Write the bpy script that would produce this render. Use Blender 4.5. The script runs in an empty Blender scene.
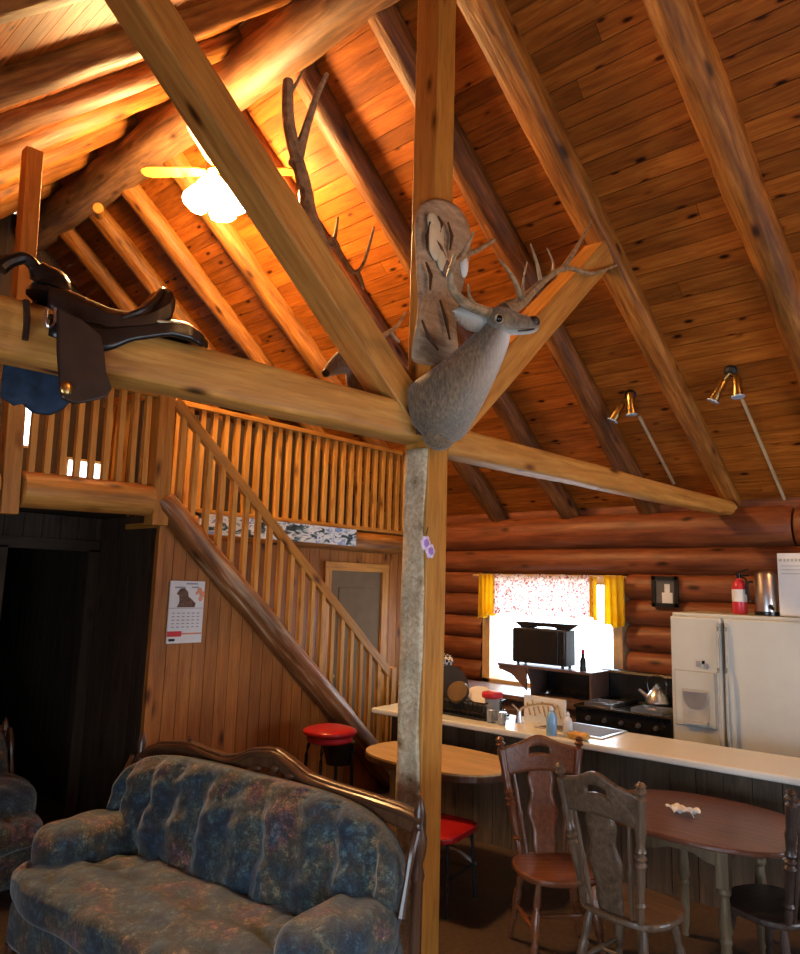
import bpy, bmesh, math, random
from mathutils import Vector as V, Matrix
rnd = random.Random(7)
sc = bpy.context.scene
COL = sc.collection
PI = math.pi

# ------------------------------------------------------------------ camera
H = 1.95
F = 715.4
RX = V((.66673365, -.74474907, .02854924))      # image right in world axes
RD = V((.1302695, .07873591, -.98834737))       # image down
RF = V((.73382293, .66268354, .14951397))       # view direction
EYE = V((0, 0, H))
cd = bpy.data.cameras.new('camera')
cam = bpy.data.objects.new('camera', cd)
COL.objects.link(cam)
cam.matrix_world = Matrix(((RX[0], -RD[0], -RF[0], 0), (RX[1], -RD[1], -RF[1], 0), (RX[2], -RD[2], -RF[2], H), (0, 0, 0, 1)))
cd.sensor_fit = 'VERTICAL'
cd.sensor_height = 24
cd.lens = F / 954 * 24
cd.clip_start = .02
sc.camera = cam

# measuring helpers: a sight line met with a real plane of the cabin
def ray(x, y):
    return RX * ((x - 400) / F) + RD * ((y - 477) / F) + RF
def ax_(i, val, x, y):
    r = ray(x, y)
    return EYE + r * ((val - EYE[i]) / r[i])
def atx(x, y, val): return ax_(0, val, x, y)
def aty(x, y, val): return ax_(1, val, x, y)
def atz(x, y, val): return ax_(2, val, x, y)
K = -.12                                        # the truss runs a little askew
def trY(X): return 2.62 + K * (X - 3.12)
def att(x, y, d=0.):                            # plane of the truss, d metres in front
    r = ray(x, y)
    return EYE + r * ((2.62 - K * 3.12 - d) / (r[1] - K * r[0]))

# ------------------------------------------------------------------ materials
def new_mat(name):
    m = bpy.data.materials.new(name)
    m.use_nodes = True
    nt = m.node_tree
    b = nt.nodes['Principled BSDF']
    return m, nt, b
def N(nt, t, **kw):
    n = nt.nodes.new(t)
    for k, v in kw.items():
        if k.startswith('i_'):
            n.inputs[k[2:].replace('_', ' ')].default_value = v
        else:
            setattr(n, k, v)
    return n
def L(nt, a, b): nt.links.new(a, b)
def rgb(c): return (c[0], c[1], c[2], 1)
def ramp(nt, stops):
    r = N(nt, 'ShaderNodeValToRGB')
    e = r.color_ramp.elements
    while len(e) < len(stops): e.new(.5)
    for k, (p, c) in enumerate(stops):
        e[k].position = p
        e[k].color = rgb(c)
    return r
def mult(nt, a, b, fac=1., mode='MULTIPLY'):
    m = N(nt, 'ShaderNodeMix', data_type='RGBA', blend_type=mode)
    m.inputs[0].default_value = fac
    L(nt, a, m.inputs[6]); L(nt, b, m.inputs[7])
    return m.outputs[2]

def wood(name, dark, mid, light, rough=.5, knots=.8, island=.35, grain=1., spec=.35, patch=.5, coat=0, kscale=1., bump=.35):
    m, nt, b = new_mat(name)
    at = N(nt, 'ShaderNodeAttribute', attribute_name='wc')
    mp = N(nt, 'ShaderNodeMapping'); mp.inputs['Scale'].default_value = (1.3 * grain, 16 * grain, 16 * grain)
    L(nt, at.outputs['Vector'], mp.inputs['Vector'])
    n1 = N(nt, 'ShaderNodeTexNoise', i_Scale=2.2, i_Detail=6., i_Roughness=.62, i_Distortion=.6)
    L(nt, mp.outputs[0], n1.inputs['Vector'])
    r1 = ramp(nt, [(.25, dark), (.5, mid), (.75, light)])
    L(nt, n1.outputs['Fac'], r1.inputs['Fac'])
    # broad patches
    mp2 = N(nt, 'ShaderNodeMapping'); mp2.inputs['Scale'].default_value = (1.1, 4, 4)
    L(nt, at.outputs['Vector'], mp2.inputs['Vector'])
    n2 = N(nt, 'ShaderNodeTexNoise', i_Scale=1.5, i_Detail=3.)
    L(nt, mp2.outputs[0], n2.inputs['Vector'])
    r2 = ramp(nt, [(.3, (1 - patch * .75,) * 3), (.62, (1, 1, 1))])
    L(nt, n2.outputs['Fac'], r2.inputs['Fac'])
    col = mult(nt, r1.outputs[0], r2.outputs[0])
    if knots:
        mp3 = N(nt, 'ShaderNodeMapping'); mp3.inputs['Scale'].default_value = (2.1, 5.2, 5.2)
        L(nt, at.outputs['Vector'], mp3.inputs['Vector'])
        n3 = N(nt, 'ShaderNodeTexNoise', i_Scale=3., i_Detail=2.)
        L(nt, mp3.outputs[0], n3.inputs['Vector'])
        mx = N(nt, 'ShaderNodeMix', data_type='RGBA'); mx.inputs[0].default_value = .12
        L(nt, mp3.outputs[0], mx.inputs[6]); L(nt, n3.outputs['Color'], mx.inputs[7])
        vo = N(nt, 'ShaderNodeTexVoronoi', i_Scale=1.25 * kscale)
        L(nt, mx.outputs[2], vo.inputs['Vector'])
        k = 1 - knots
        r3 = ramp(nt, [(.05, (k * .5, k * .4, k * .3)), (.1, (k + .1, k + .04, k)), (.15, (.75, .68, .6)), (.22, (1, 1, 1))])
        L(nt, vo.outputs['Distance'], r3.inputs['Fac'])
        col = mult(nt, col, r3.outputs[0])
    if island:
        g = N(nt, 'ShaderNodeNewGeometry')
        r4 = ramp(nt, [(0, (1 - island,) * 3), (.5, (1 - island * .35, 1 - island * .4, 1 - island * .45)), (1, (1, 1, 1))])
        L(nt, g.outputs['Random Per Island'], r4.inputs['Fac'])
        col = mult(nt, col, r4.outputs[0])
    L(nt, col, b.inputs['Base Color'])
    b.inputs['Roughness'].default_value = rough
    b.inputs['Specular IOR Level'].default_value = spec
    if coat:
        b.inputs['Coat Weight'].default_value = coat
        b.inputs['Coat Roughness'].default_value = .25
    bp = N(nt, 'ShaderNodeBump', i_Strength=bump, i_Distance=.012)
    L(nt, n1.outputs['Fac'], bp.inputs['Height'])
    L(nt, bp.outputs[0], b.inputs['Normal'])
    return m

def plain(name, c, rough=.5, metal=0., var=.15, scale=8., spec=.5, emit=None, es=0., bump=0., trans=0., coat=0.):
    m, nt, b = new_mat(name)
    tc = N(nt, 'ShaderNodeTexCoord')
    n = N(nt, 'ShaderNodeTexNoise', i_Scale=scale, i_Detail=4.)
    L(nt, tc.outputs['Object'], n.inputs['Vector'])
    r = ramp(nt, [(.3, tuple(x * (1 - var) for x in c)), (.7, tuple(min(1, x * (1 + var)) for x in c))])
    L(nt, n.outputs['Fac'], r.inputs['Fac'])
    L(nt, r.outputs[0], b.inputs['Base Color'])
    b.inputs['Roughness'].default_value = rough
    b.inputs['Metallic'].default_value = metal
    b.inputs['Specular IOR Level'].default_value = spec
    if coat: b.inputs['Coat Weight'].default_value = coat
    if trans:
        b.inputs['Transmission Weight'].default_value = trans
    if emit:
        b.inputs['Emission Color'].default_value = rgb(emit)
        b.inputs['Emission Strength'].default_value = es
    if bump:
        bp = N(nt, 'ShaderNodeBump', i_Strength=bump, i_Distance=.01)
        L(nt, n.outputs['Fac'], bp.inputs['Height']); L(nt, bp.outputs[0], b.inputs['Normal'])
    return m

M = {}
M['plank'] = wood('ceiling_plank_pine', (.25, .060, .008), (.46, .128, .016), (.65, .215, .029), rough=.5, spec=.12, knots=.9, island=.45, patch=.4, kscale=1.5)
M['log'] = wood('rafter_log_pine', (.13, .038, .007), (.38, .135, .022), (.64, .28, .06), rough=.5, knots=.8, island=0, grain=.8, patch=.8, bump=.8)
M['logshaded'] = wood('rafter_log_shaded', (.07, .024, .007), (.22, .075, .017), (.42, .17, .042), rough=.5, knots=.8, island=0, grain=.9, patch=.85, bump=.9)  # log colour darkened for the shade on these rafters
M['logred'] = wood('wall_log_red', (.12, .03, .012), (.27, .078, .028), (.40, .135, .05), rough=.45, knots=.8, island=.25, grain=.7, patch=.5)
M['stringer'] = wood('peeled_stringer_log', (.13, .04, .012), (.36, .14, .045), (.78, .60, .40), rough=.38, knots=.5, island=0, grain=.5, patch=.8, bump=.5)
M['ridge'] = wood('ridge_log', (.10, .05, .03), (.30, .15, .07), (.52, .28, .12), rough=.5, knots=.6, island=0, grain=.7, patch=.8)
M['pine'] = wood('clear_pine', (.42, .16, .025), (.64, .27, .045), (.76, .38, .08), rough=.42, knots=.6, island=.22, patch=.25)
M['litpine'] = wood('lit_baluster_pine', (.52, .21, .035), (.76, .35, .065), (.86, .47, .11), rough=.42, knots=.5, island=.2, patch=.25)  # pine lightened for the warm light falling on the balusters
M['beam'] = wood('hewn_beam_pine', (.38, .14, .028), (.61, .265, .055), (.76, .40, .10), rough=.45, knots=.75, island=.05, grain=.8, patch=.35)
M['bark'] = wood('waney_edge_grey', (.42, .27, .12), (.70, .54, .34), (.90, .80, .62), rough=.4, knots=.4, island=0, grain=1., patch=.4)
M['panel'] = wood('stair_wall_panel', (.32, .10, .018), (.48, .17, .030), (.58, .23, .05), rough=.42, knots=.7, island=.35, patch=.35)
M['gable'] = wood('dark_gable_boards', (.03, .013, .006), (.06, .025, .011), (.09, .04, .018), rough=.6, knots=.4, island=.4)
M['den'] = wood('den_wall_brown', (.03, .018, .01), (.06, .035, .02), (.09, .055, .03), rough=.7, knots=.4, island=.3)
M['chair'] = wood('stained_maple', (.07, .02, .008), (.14, .042, .015), (.21, .07, .024), rough=.3, knots=0, island=.05, patch=.3, coat=.3)
M['chairgrey'] = wood('worn_stained_maple', (.06, .034, .020), (.12, .072, .044), (.19, .12, .075), rough=.3, knots=0, island=.05, patch=.3, coat=.3)
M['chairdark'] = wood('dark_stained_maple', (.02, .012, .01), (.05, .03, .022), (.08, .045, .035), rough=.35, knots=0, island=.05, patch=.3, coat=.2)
M['table'] = wood('table_top_laminate', (.085, .030, .017), (.125, .046, .026), (.16, .064, .036), rough=.28, knots=0, island=0, patch=.2, coat=.3)
M['tableleg'] = wood('table_leg_wood', (.09, .058, .032), (.15, .10, .055), (.22, .15, .085), rough=.35, knots=0, island=.05, patch=.3)
M['tan'] = wood('tan_table_top', (.42, .27, .13), (.55, .38, .2), (.64, .46, .27), rough=.35, knots=0, island=0, patch=.2)
M['carve'] = wood('carved_frame_wood', (.035, .016, .009), (.085, .035, .016), (.14, .06, .028), rough=.28, knots=0, island=.05, patch=.3, coat=.4)
M['drift'] = wood('driftwood_carving', (.26, .15, .08), (.46, .31, .19), (.62, .46, .31), rough=.65, knots=.3, island=0, patch=.6)
M['barbase'] = wood('bar_front_panel', (.07, .042, .024), (.13, .085, .05), (.19, .13, .08), rough=.5, knots=.3, island=.35, patch=.3)
M['floor'] = plain('brown_floor_covering', (.05, .027, .014), rough=.6, var=.4, scale=30)
M['counter'] = plain('cream_laminate', (.76, .77, .74), rough=.25, var=.03, scale=40)
M['fridge'] = plain('almond_enamel', (.64, .66, .62), rough=.35, var=.03)
M['fridgedark'] = plain('fridge_gap_grey', (.12, .11, .10), rough=.6)
M['fridgetrim'] = plain('fridge_trim_grey', (.50, .48, .43), rough=.4)
M['black'] = plain('black_enamel', (.012, .012, .014), rough=.22, var=.2)
M['blackmat'] = plain('black_matt', (.015, .014, .014), rough=.6, var=.2)
M['steel'] = plain('brushed_steel', (.75, .77, .80), rough=.3, metal=1., var=.08)
M['brass'] = plain('brass', (.45, .30, .10), rough=.3, metal=1., var=.1)
M['darkbrass'] = plain('tarnished_brass', (.075, .05, .024), rough=.3, metal=.5, var=.3)
M['lens'] = plain('spot_lens_blue_reflection', (.45, .58, .75), rough=.2, var=.05)  # pale blue reflection put into the lens colour
M['cord'] = plain('tan_cord_cover', (.62, .46, .27), rough=.5)
M['red'] = plain('red_vinyl', (.38, .012, .016), rough=.3, var=.1)
M['redpaint'] = plain('red_paint', (.62, .03, .05), rough=.3, var=.05)
M['white'] = plain('white_paper', (.82, .81, .80), rough=.7, var=.03)
M['greyink'] = plain('grey_ink', (.35, .34, .36), rough=.8)
M['redink'] = plain('red_ink', (.72, .05, .06), rough=.7)
M['orangeink'] = plain('orange_ink', (.80, .32, .18), rough=.7)
M['brownink'] = plain('brown_ink', (.16, .09, .06), rough=.8, var=.4, scale=40)
M['leather'] = plain('saddle_leather', (.022, .010, .006), rough=.42, var=.4, scale=14, bump=.3)
M['leatherdark'] = plain('dark_saddle_leather', (.010, .007, .006), rough=.3, var=.4, scale=14, bump=.3)
M['pad'] = plain('blue_saddle_pad', (.012, .028, .058), rough=.9, var=.5, scale=18, bump=.6)
M['bluebottle'] = plain('blue_liquid_bottle', (.25, .50, .85), rough=.15, var=.1)
M['clearplastic'] = plain('clear_plastic', (.75, .78, .80), rough=.15, var=.05)
M['sponge'] = plain('yellow_sponge', (.62, .36, .10), rough=.9, var=.3, scale=50)
M['purple'] = plain('purple_felt', (.42, .22, .62), rough=.8, var=.3, scale=60)
M['purplepale'] = plain('pale_purple_felt', (.78, .62, .80), rough=.8, var=.2, scale=60)
M['brownlam'] = plain('brown_laminate', (.14, .085, .075), rough=.4)
M['doorpaint'] = plain('tan_door', (.20, .135, .08), rough=.7, var=.06, spec=.1)
M['socket'] = plain('eye_glass', (.01, .007, .005), rough=.08)
M['nose'] = plain('nose_black', (.02, .015, .014), rough=.35)
M['bone'] = plain('antler_bone', (.34, .24, .14), rough=.5, var=.45, scale=22, bump=.3)
M['bonetip'] = plain('antler_tip', (.66, .52, .34), rough=.45, var=.15)
M['cloth'] = plain('orange_cloth', (.55, .20, .05), rough=.9, var=.3)
M['glassware'] = plain('clear_glass', (.85, .87, .88), rough=.08, trans=.7, var=.02)
M['windowframe'] = plain('window_frame_pine', (.62, .40, .20), rough=.5, var=.15, scale=12)
M['blackwood'] = plain('picture_frame_black', (.02, .018, .018), rough=.35)

def glass_mat():
    m, nt, b = new_mat('window_glass')
    out = nt.nodes['Material Output']
    t = N(nt, 'ShaderNodeBsdfTransparent'); g = N(nt, 'ShaderNodeBsdfGlossy', i_Roughness=.03)
    tc = N(nt, 'ShaderNodeTexCoord'); n = N(nt, 'ShaderNodeTexNoise', i_Scale=3.)
    L(nt, tc.outputs['Object'], n.inputs['Vector'])
    r = ramp(nt, [(0, (.93, .95, .96)), (1, (.98, .99, 1))]); L(nt, n.outputs['Fac'], r.inputs['Fac'])
    L(nt, r.outputs[0], t.inputs['Color'])
    mx = N(nt, 'ShaderNodeMixShader'); mx.inputs[0].default_value = .04
    L(nt, t.outputs[0], mx.inputs[1]); L(nt, g.outputs[0], mx.inputs[2]); L(nt, mx.outputs[0], out.inputs[0])
    return m
M['glass'] = glass_mat()

def fabric_sofa():
    m, nt, b = new_mat('floral_tapestry')
    tc = N(nt, 'ShaderNodeTexCoord')
    n0 = N(nt, 'ShaderNodeTexNoise', i_Scale=5., i_Detail=3.); L(nt, tc.outputs['Object'], n0.inputs['Vector'])
    r0 = ramp(nt, [(.36, (.014, .04, .07)), (.45, (.04, .07, .08)), (.52, (.075, .075, .05)), (.58, (.14, .09, .048)), (.64, (.14, .055, .055)), (.72, (.04, .075, .10))])
    L(nt, n0.outputs['Fac'], r0.inputs['Fac'])
    mx = N(nt, 'ShaderNodeMix', data_type='RGBA'); mx.inputs[0].default_value = .16
    n1 = N(nt, 'ShaderNodeTexNoise', i_Scale=11., i_Detail=3.)
    L(nt, tc.outputs['Object'], n1.inputs['Vector'])
    L(nt, tc.outputs['Object'], mx.inputs[6]); L(nt, n1.outputs['Color'], mx.inputs[7])
    vo = N(nt, 'ShaderNodeTexVoronoi', i_Scale=22.); L(nt, mx.outputs[2], vo.inputs['Vector'])
    r1 = ramp(nt, [(.06, (1.7, 1.6, 1.45)), (.26, (.9, .95, .95)), (.5, (.4, .45, .5)), (.7, (.2, .24, .28))])
    L(nt, vo.outputs['Distance'], r1.inputs['Fac'])
    c = mult(nt, r0.outputs[0], r1.outputs[0], .85)
    vo2 = N(nt, 'ShaderNodeTexVoronoi', i_Scale=7.); L(nt, mx.outputs[2], vo2.inputs['Vector'])
    r2 = ramp(nt, [(.12, (.9, .55, .5)), (.3, (1, .95, .8)), (.45, (1, 1, 1))]); L(nt, vo2.outputs['Distance'], r2.inputs['Fac'])
    c = mult(nt, c, r2.outputs[0], .8)
    n3 = N(nt, 'ShaderNodeTexNoise', i_Scale=55., i_Detail=4., i_Distortion=1.5); L(nt, tc.outputs['Object'], n3.inputs['Vector'])
    r3 = ramp(nt, [(.38, (.35, .4, .45)), (.5, (.9, .9, .9)), (.62, (2.1, 2., 1.85))]); L(nt, n3.outputs['Fac'], r3.inputs['Fac'])
    c = mult(nt, c, r3.outputs[0], .9)
    L(nt, c, b.inputs['Base Color'])
    b.inputs['Roughness'].default_value = .75
    b.inputs['Sheen Weight'].default_value = .3
    bp = N(nt, 'ShaderNodeBump', i_Strength=.4, i_Distance=.006); L(nt, vo.outputs['Distance'], bp.inputs['Height']); L(nt, bp.outputs[0], b.inputs['Normal'])
    return m
M['sofa'] = fabric_sofa()

def fur():
    m, nt, b = new_mat('deer_fur')
    tc = N(nt, 'ShaderNodeTexCoord')
    mp = N(nt, 'ShaderNodeMapping'); mp.inputs['Scale'].default_value = (30, 30, 9)
    L(nt, tc.outputs['Object'], mp.inputs['Vector'])
    n = N(nt, 'ShaderNodeTexNoise', i_Scale=3., i_Detail=5.); L(nt, mp.outputs[0], n.inputs['Vector'])
    n2 = N(nt, 'ShaderNodeTexNoise', i_Scale=5., i_Detail=2.); L(nt, tc.outputs['Object'], n2.inputs['Vector'])
    r = ramp(nt, [(.3, (.10, .07, .047)), (.55, (.21, .148, .092)), (.75, (.33, .24, .15))]); L(nt, n.outputs['Fac'], r.inputs['Fac'])
    r2 = ramp(nt, [(.35, (.75, .78, .8)), (.65, (1.1, 1., .85))]); L(nt, n2.outputs['Fac'], r2.inputs['Fac'])
    c = mult(nt, r.outputs[0], r2.outputs[0])
    at = N(nt, 'ShaderNodeAttribute', attribute_name='tint')
    mx = N(nt, 'ShaderNodeMix', data_type='RGBA')
    L(nt, at.outputs['Fac'], mx.inputs[0]); L(nt, c, mx.inputs[6]); mx.inputs[7].default_value = (.86, .83, .78, 1)
    L(nt, mx.outputs[2], b.inputs['Base Color'])
    b.inputs['Roughness'].default_value = .8
    b.inputs['Sheen Weight'].default_value = .25
    bp = N(nt, 'ShaderNodeBump', i_Strength=.5, i_Distance=.01); L(nt, n.outputs['Fac'], bp.inputs['Height']); L(nt, bp.outputs[0], b.inputs['Normal'])
    return m
M['fur'] = fur()

def curtain(name, floral):
    m, nt, b = new_mat(name)
    out = nt.nodes['Material Output']
    tc = N(nt, 'ShaderNodeTexCoord')
    if floral:
        n1 = N(nt, 'ShaderNodeTexNoise', i_Scale=26., i_Detail=3., i_Distortion=2.2); L(nt, tc.outputs['Object'], n1.inputs['Vector'])
        r = ramp(nt, [(.36, (.28, .05, .07)), (.42, (.60, .18, .17)), (.47, (.88, .80, .74)), (.75, (.94, .90, .84))])
        L(nt, n1.outputs['Fac'], r.inputs['Fac'])
    else:
        n1 = N(nt, 'ShaderNodeTexNoise', i_Scale=6.); L(nt, tc.outputs['Object'], n1.inputs['Vector'])
        r = ramp(nt, [(.3, (.85, .52, .03)), (.7, (.92, .66, .08))]); L(nt, n1.outputs['Fac'], r.inputs['Fac'])
    d = N(nt, 'ShaderNodeBsdfDiffuse'); t = N(nt, 'ShaderNodeBsdfTranslucent')
    L(nt, r.outputs[0], d.inputs[0]); L(nt, r.outputs[0], t.inputs[0])
    mx = N(nt, 'ShaderNodeMixShader'); mx.inputs[0].default_value = .7
    L(nt, d.outputs[0], mx.inputs[1]); L(nt, t.outputs[0], mx.inputs[2]); L(nt, mx.outputs[0], out.inputs[0])
    return m
M['floral'] = curtain('floral_valance_cloth', True)
M['yellow'] = curtain('yellow_curtain_cloth', False)

def scenery():
    m, nt, b = new_mat('snowy_forest_print')
    tc = N(nt, 'ShaderNodeTexCoord')
    mp = N(nt, 'ShaderNodeMapping'); mp.inputs['Scale'].default_value = (3.2, 3.2, 7)
    L(nt, tc.outputs['Object'], mp.inputs['Vector'])
    n = N(nt, 'ShaderNodeTexNoise', i_Scale=2.2, i_Detail=5., i_Distortion=1.); L(nt, mp.outputs[0], n.inputs['Vector'])
    r = ramp(nt, [(.36, (.02, .03, .03)), (.43, (.08, .16, .22)), (.47, (.55, .68, .78)), (.55, (.85, .88, .9)), (.62, (.10, .25, .60)), (.7, (.8, .85, .9))])
    L(nt, n.outputs['Fac'], r.inputs['Fac']); L(nt, r.outputs[0], b.inputs['Base Color'])
    b.inputs['Roughness'].default_value = .4
    return m
M['scenery'] = scenery()

def checker():
    m, nt, b = new_mat('checked_cloth')
    tc = N(nt, 'ShaderNodeTexCoord'); c = N(nt, 'ShaderNodeTexChecker', i_Scale=40.)
    c.inputs[1].default_value = (.75, .72, .68, 1); c.inputs[2].default_value = (.02, .02, .02, 1)
    L(nt, tc.outputs['Object'], c.inputs[0]); L(nt, c.outputs[0], b.inputs['Base Color']); b.inputs['Roughness'].default_value = .9
    return m
M['check'] = checker()
M['globe'] = plain('lit_glass_shade', (1, .95, .85), rough=.3, var=.01, emit=(1, .58, .22), es=290.)
M['globe_dim'] = plain('dimmer_lit_glass_shade', (1, .95, .85), rough=.3, var=.01, emit=(1, .55, .20), es=62.)

# ------------------------------------------------------------------ mesh builder
def frame(d, up=(0, 0, 1)):
    d = V(d).normalized(); up = V(up)
    if abs(d.dot(up)) > .98: up = V((1, 0, 0)) if abs(d.x) < .9 else V((0, 1, 0))
    s = d.cross(up).normalized()
    return d, s, s.cross(d).normalized()
class MB:
    def __init__(s): s.v = []; s.f = []; s.w = []; s.t = []; s.m = []; s.mi = 0
    def add(s, vs, fs, ws=None, ts=None):
        n = len(s.v)
        s.v += [V(a) for a in vs]
        s.f += [tuple(i + n for i in f) for f in fs]
        s.m += [s.mi] * len(fs)
        if ws is None:
            o = V((rnd.random() * 50, rnd.random() * 50, rnd.random() * 50)); ws = [V(a) + o for a in vs]
        s.w += ws
        s.t += ts if ts else [0.] * len(vs)
        return s
    def beam(s, p0, p1, w, h, up=(0, 0, 1), w1=None, h1=None, seg=1, wob=0., round_=0.):
        """rectangular bar from p0 to p1; w across, h along up"""
        p0, p1 = V(p0), V(p1); d, a, u = frame(p1 - p0, up); Ln = (p1 - p0).length
        w1 = w if w1 is None else w1; h1 = h if h1 is None else h1
        o = V((rnd.random() * 50, rnd.random() * 50, rnd.random() * 50))
        if round_:
            cs = []
            for k in range(16):
                an = (k + .5) / 16 * 2 * PI; c, q = math.cos(an), math.sin(an); e = 2 / round_
                cs.append((abs(c) ** e * math.copysign(1, c), abs(q) ** e * math.copysign(1, q)))
        else: cs = [(-1, -1), (1, -1), (1, 1), (-1, 1)]
        n = len(cs); vs = []; ws = []; fs = []
        ph = [rnd.random() * 6.28 for _ in range(6)]
        for i in range(seg + 1):
            t = i / seg; c = p0 + (p1 - p0) * t
            for j, (x, y) in enumerate(cs):
                k = 1 + wob * (math.sin(t * Ln * 3.1 + ph[0] + x * 2) * .6 + math.sin(t * Ln * 7.3 + ph[1] + y * 3 + x) * .4)
                hx = x * .5 * (w + (w1 - w) * t) * k; hy = y * .5 * (h + (h1 - h) * t) * k
                vs.append(c + a * hx + u * hy); ws.append(V((t * Ln, hx, hy)) + o)
        for i in range(seg):
            for j in range(n):
                q = (j + 1) % n
                fs.append((i * n + j, i * n + q, (i + 1) * n + q, (i + 1) * n + j))
        fs.append(tuple(range(n - 1, -1, -1))); fs.append(tuple(seg * n + j for j in range(n)))
        return s.add(vs, fs, ws)
    def box(s, c, sz, rz=0.):
        c = V(c); x, y, z = sz; e = V((math.cos(rz), math.sin(rz), 0)); g = V((-e.y, e.x, 0))
        if z >= x and z >= y: return s.beam(c - V((0, 0, z / 2)), c + V((0, 0, z / 2)), y, x, up=e)
        if x >= y: return s.beam(c - e * x / 2, c + e * x / 2, y, z)
        return s.beam(c - g * y / 2, c + g * y / 2, x, z)
    def tube(s, pts, rad, n=10, caps=True, asp=1., up=(0, 0, 1), rough=0., tint=None):
        pts = [V(p) for p in pts]
        if not hasattr(rad, '__len__'): rad = [rad] * len(pts)
        o = V((rnd.random() * 50, rnd.random() * 50, rnd.random() * 50)); ph = [rnd.random() * 6.28 for _ in range(8)]
        vs = []; ws = []; fs = []; ts = []; ln = 0; pu = V(up)
        for i, p in enumerate(pts):
            d = (pts[min(i + 1, len(pts) - 1)] - pts[max(i - 1, 0)])
            if d.length < 1e-9: d = V((0, 0, 1))
            d, a, u = frame(d, pu)
            if i: ln += (p - pts[i - 1]).length
            for j in range(n):
                an = j / n * 2 * PI
                r = rad[i]
                if rough: r *= 1 + rough * (math.sin(ln * 2.3 + ph[0] + 2 * an) * .4 + math.sin(ln * 5.1 + ph[1] - an) * .35 + math.sin(ln * 11 + ph[2] + 3 * an) * .25)
                q = a * math.cos(an) * r * asp + u * math.sin(an) * r
                vs.append(p + q); ws.append(V((ln, math.cos(an) * rad[i], math.sin(an) * rad[i])) + o)
                ts.append(tint(p + q, i, an) if tint else 0.)
        m = len(pts)
        for i in range(m - 1):
            for j in range(n):
                q = (j + 1) % n
                fs.append((i * n + j, i * n + q, (i + 1) * n + q, (i + 1) * n + j))
        if caps:
            fs.append(tuple(range(n - 1, -1, -1))); fs.append(tuple((m - 1) * n + j for j in range(n)))
        return s.add(vs, fs, ws, ts)
    def log(s, p0, p1, r0, r1, n=18, rough=.06, step=.12, bow=.0):
        p0, p1 = V(p0), V(p1); Ln = (p1 - p0).length; k = max(4, int(Ln / step))
        d, a, u = frame(p1 - p0); A, B = rnd.random() * 6, rnd.random() * 6
        pts = [p0]; rs = [r0 * .9]
        for i in range(k + 1):
            t = .01 + .98 * i / k
            pts.append(p0 + (p1 - p0) * t + (a * math.sin(t * 5 + A) + u * math.sin(t * 4 + B)) * bow); rs.append(r0 + (r1 - r0) * t)
        pts.append(p1); rs.append(r1 * .9)
        return s.tube(pts, rs, n, rough=rough)
    def lathe(s, prof, p0, p1=None, n=14):
        """prof: (t, r) pairs, t in 0..1 from p0 to p1"""
        p0 = V(p0); p1 = V(p1)
        return s.tube([p0 + (p1 - p0) * t for t, r in prof], [max(r, .0008) for t, r in prof], n)
    def prism(s, poly, o, u, v, th):
        """outline poly (a,b) on axes u,v at o, extruded th along u x v, centred"""
        o, u, v = V(o), V(u).normalized(), V(v).normalized(); w = u.cross(v).normalized(); n = len(poly)
        vs = [o + u * a + v * b + w * (th / 2) for a, b in poly] + [o + u * a + v * b - w * (th / 2) for a, b in poly]
        fs = [tuple(range(n)), tuple(range(2 * n - 1, n - 1, -1))] + [(i, i + n, (i + 1) % n + n, (i + 1) % n) for i in range(n)]
        oo = V((rnd.random() * 50, rnd.random() * 50, rnd.random() * 50))
        ws = [V((b, a, 0)) + oo for a, b in poly] + [V((b, a, th)) + oo for a, b in poly]
        return s.add(vs, fs, ws)
    def sheet(s, fn, nu, nv, hole=None, tint=None):
        vs = []; fs = []; ts = []
        for i in range(nu + 1):
            for j in range(nv + 1):
                p = V(fn(i / nu, j / nv)); vs.append(p); ts.append(tint(i / nu, j / nv) if tint else 0.)
        for i in range(nu):
            for j in range(nv):
                if hole and hole((i + .5) / nu, (j + .5) / nv): continue
                a = i * (nv + 1) + j
                fs.append((a, a + nv + 1, a + nv + 2, a + 1))
        return s.add(vs, fs, None, ts)
    def ball(s, c, r, nu=12, nv=8, rot=None, tint=None):
        c = V(c); r = V(r) if hasattr(r, '__len__') else V((r, r, r)); vs = []; fs = []; ts = []
        for i in range(nv + 1):
            th = PI * i / nv
            for j in range(nu):
                ph = 2 * PI * j / nu
                p = V((r.x * math.sin(th) * math.cos(ph), r.y * math.sin(th) * math.sin(ph), r.z * math.cos(th)))
                if rot: p = rot @ p
                vs.append(c + p); ts.append(tint(c + p) if tint else 0.)
        for i in range(nv):
            for j in range(nu):
                q = (j + 1) % nu
                fs.append((i * nu + j, (i + 1) * nu + j, (i + 1) * nu + q, i * nu + q))
        return s.add(vs, fs, None, ts)
    def pillow(s, c, half, e=5., n=10, fn=None, rot=None):
        c = V(c); half = V(half); bm = bmesh.new(); bmesh.ops.create_cube(bm, size=2)
        bmesh.ops.subdivide_edges(bm, edges=bm.edges[:], cuts=n, use_grid_fill=True)
        bm.verts.ensure_lookup_table(); vs = []
        for v in bm.verts:
            p = v.co; q = (abs(p.x) ** e + abs(p.y) ** e + abs(p.z) ** e) ** (1 / e); p = p / q
            if fn: p = V(fn(p))
            p = V((p.x * half.x, p.y * half.y, p.z * half.z))
            if rot: p = rot @ p
            vs.append(c + p)
        fs = [tuple(v.index for v in f.verts) for f in bm.faces]; bm.free()
        return s.add(vs, fs)
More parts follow.
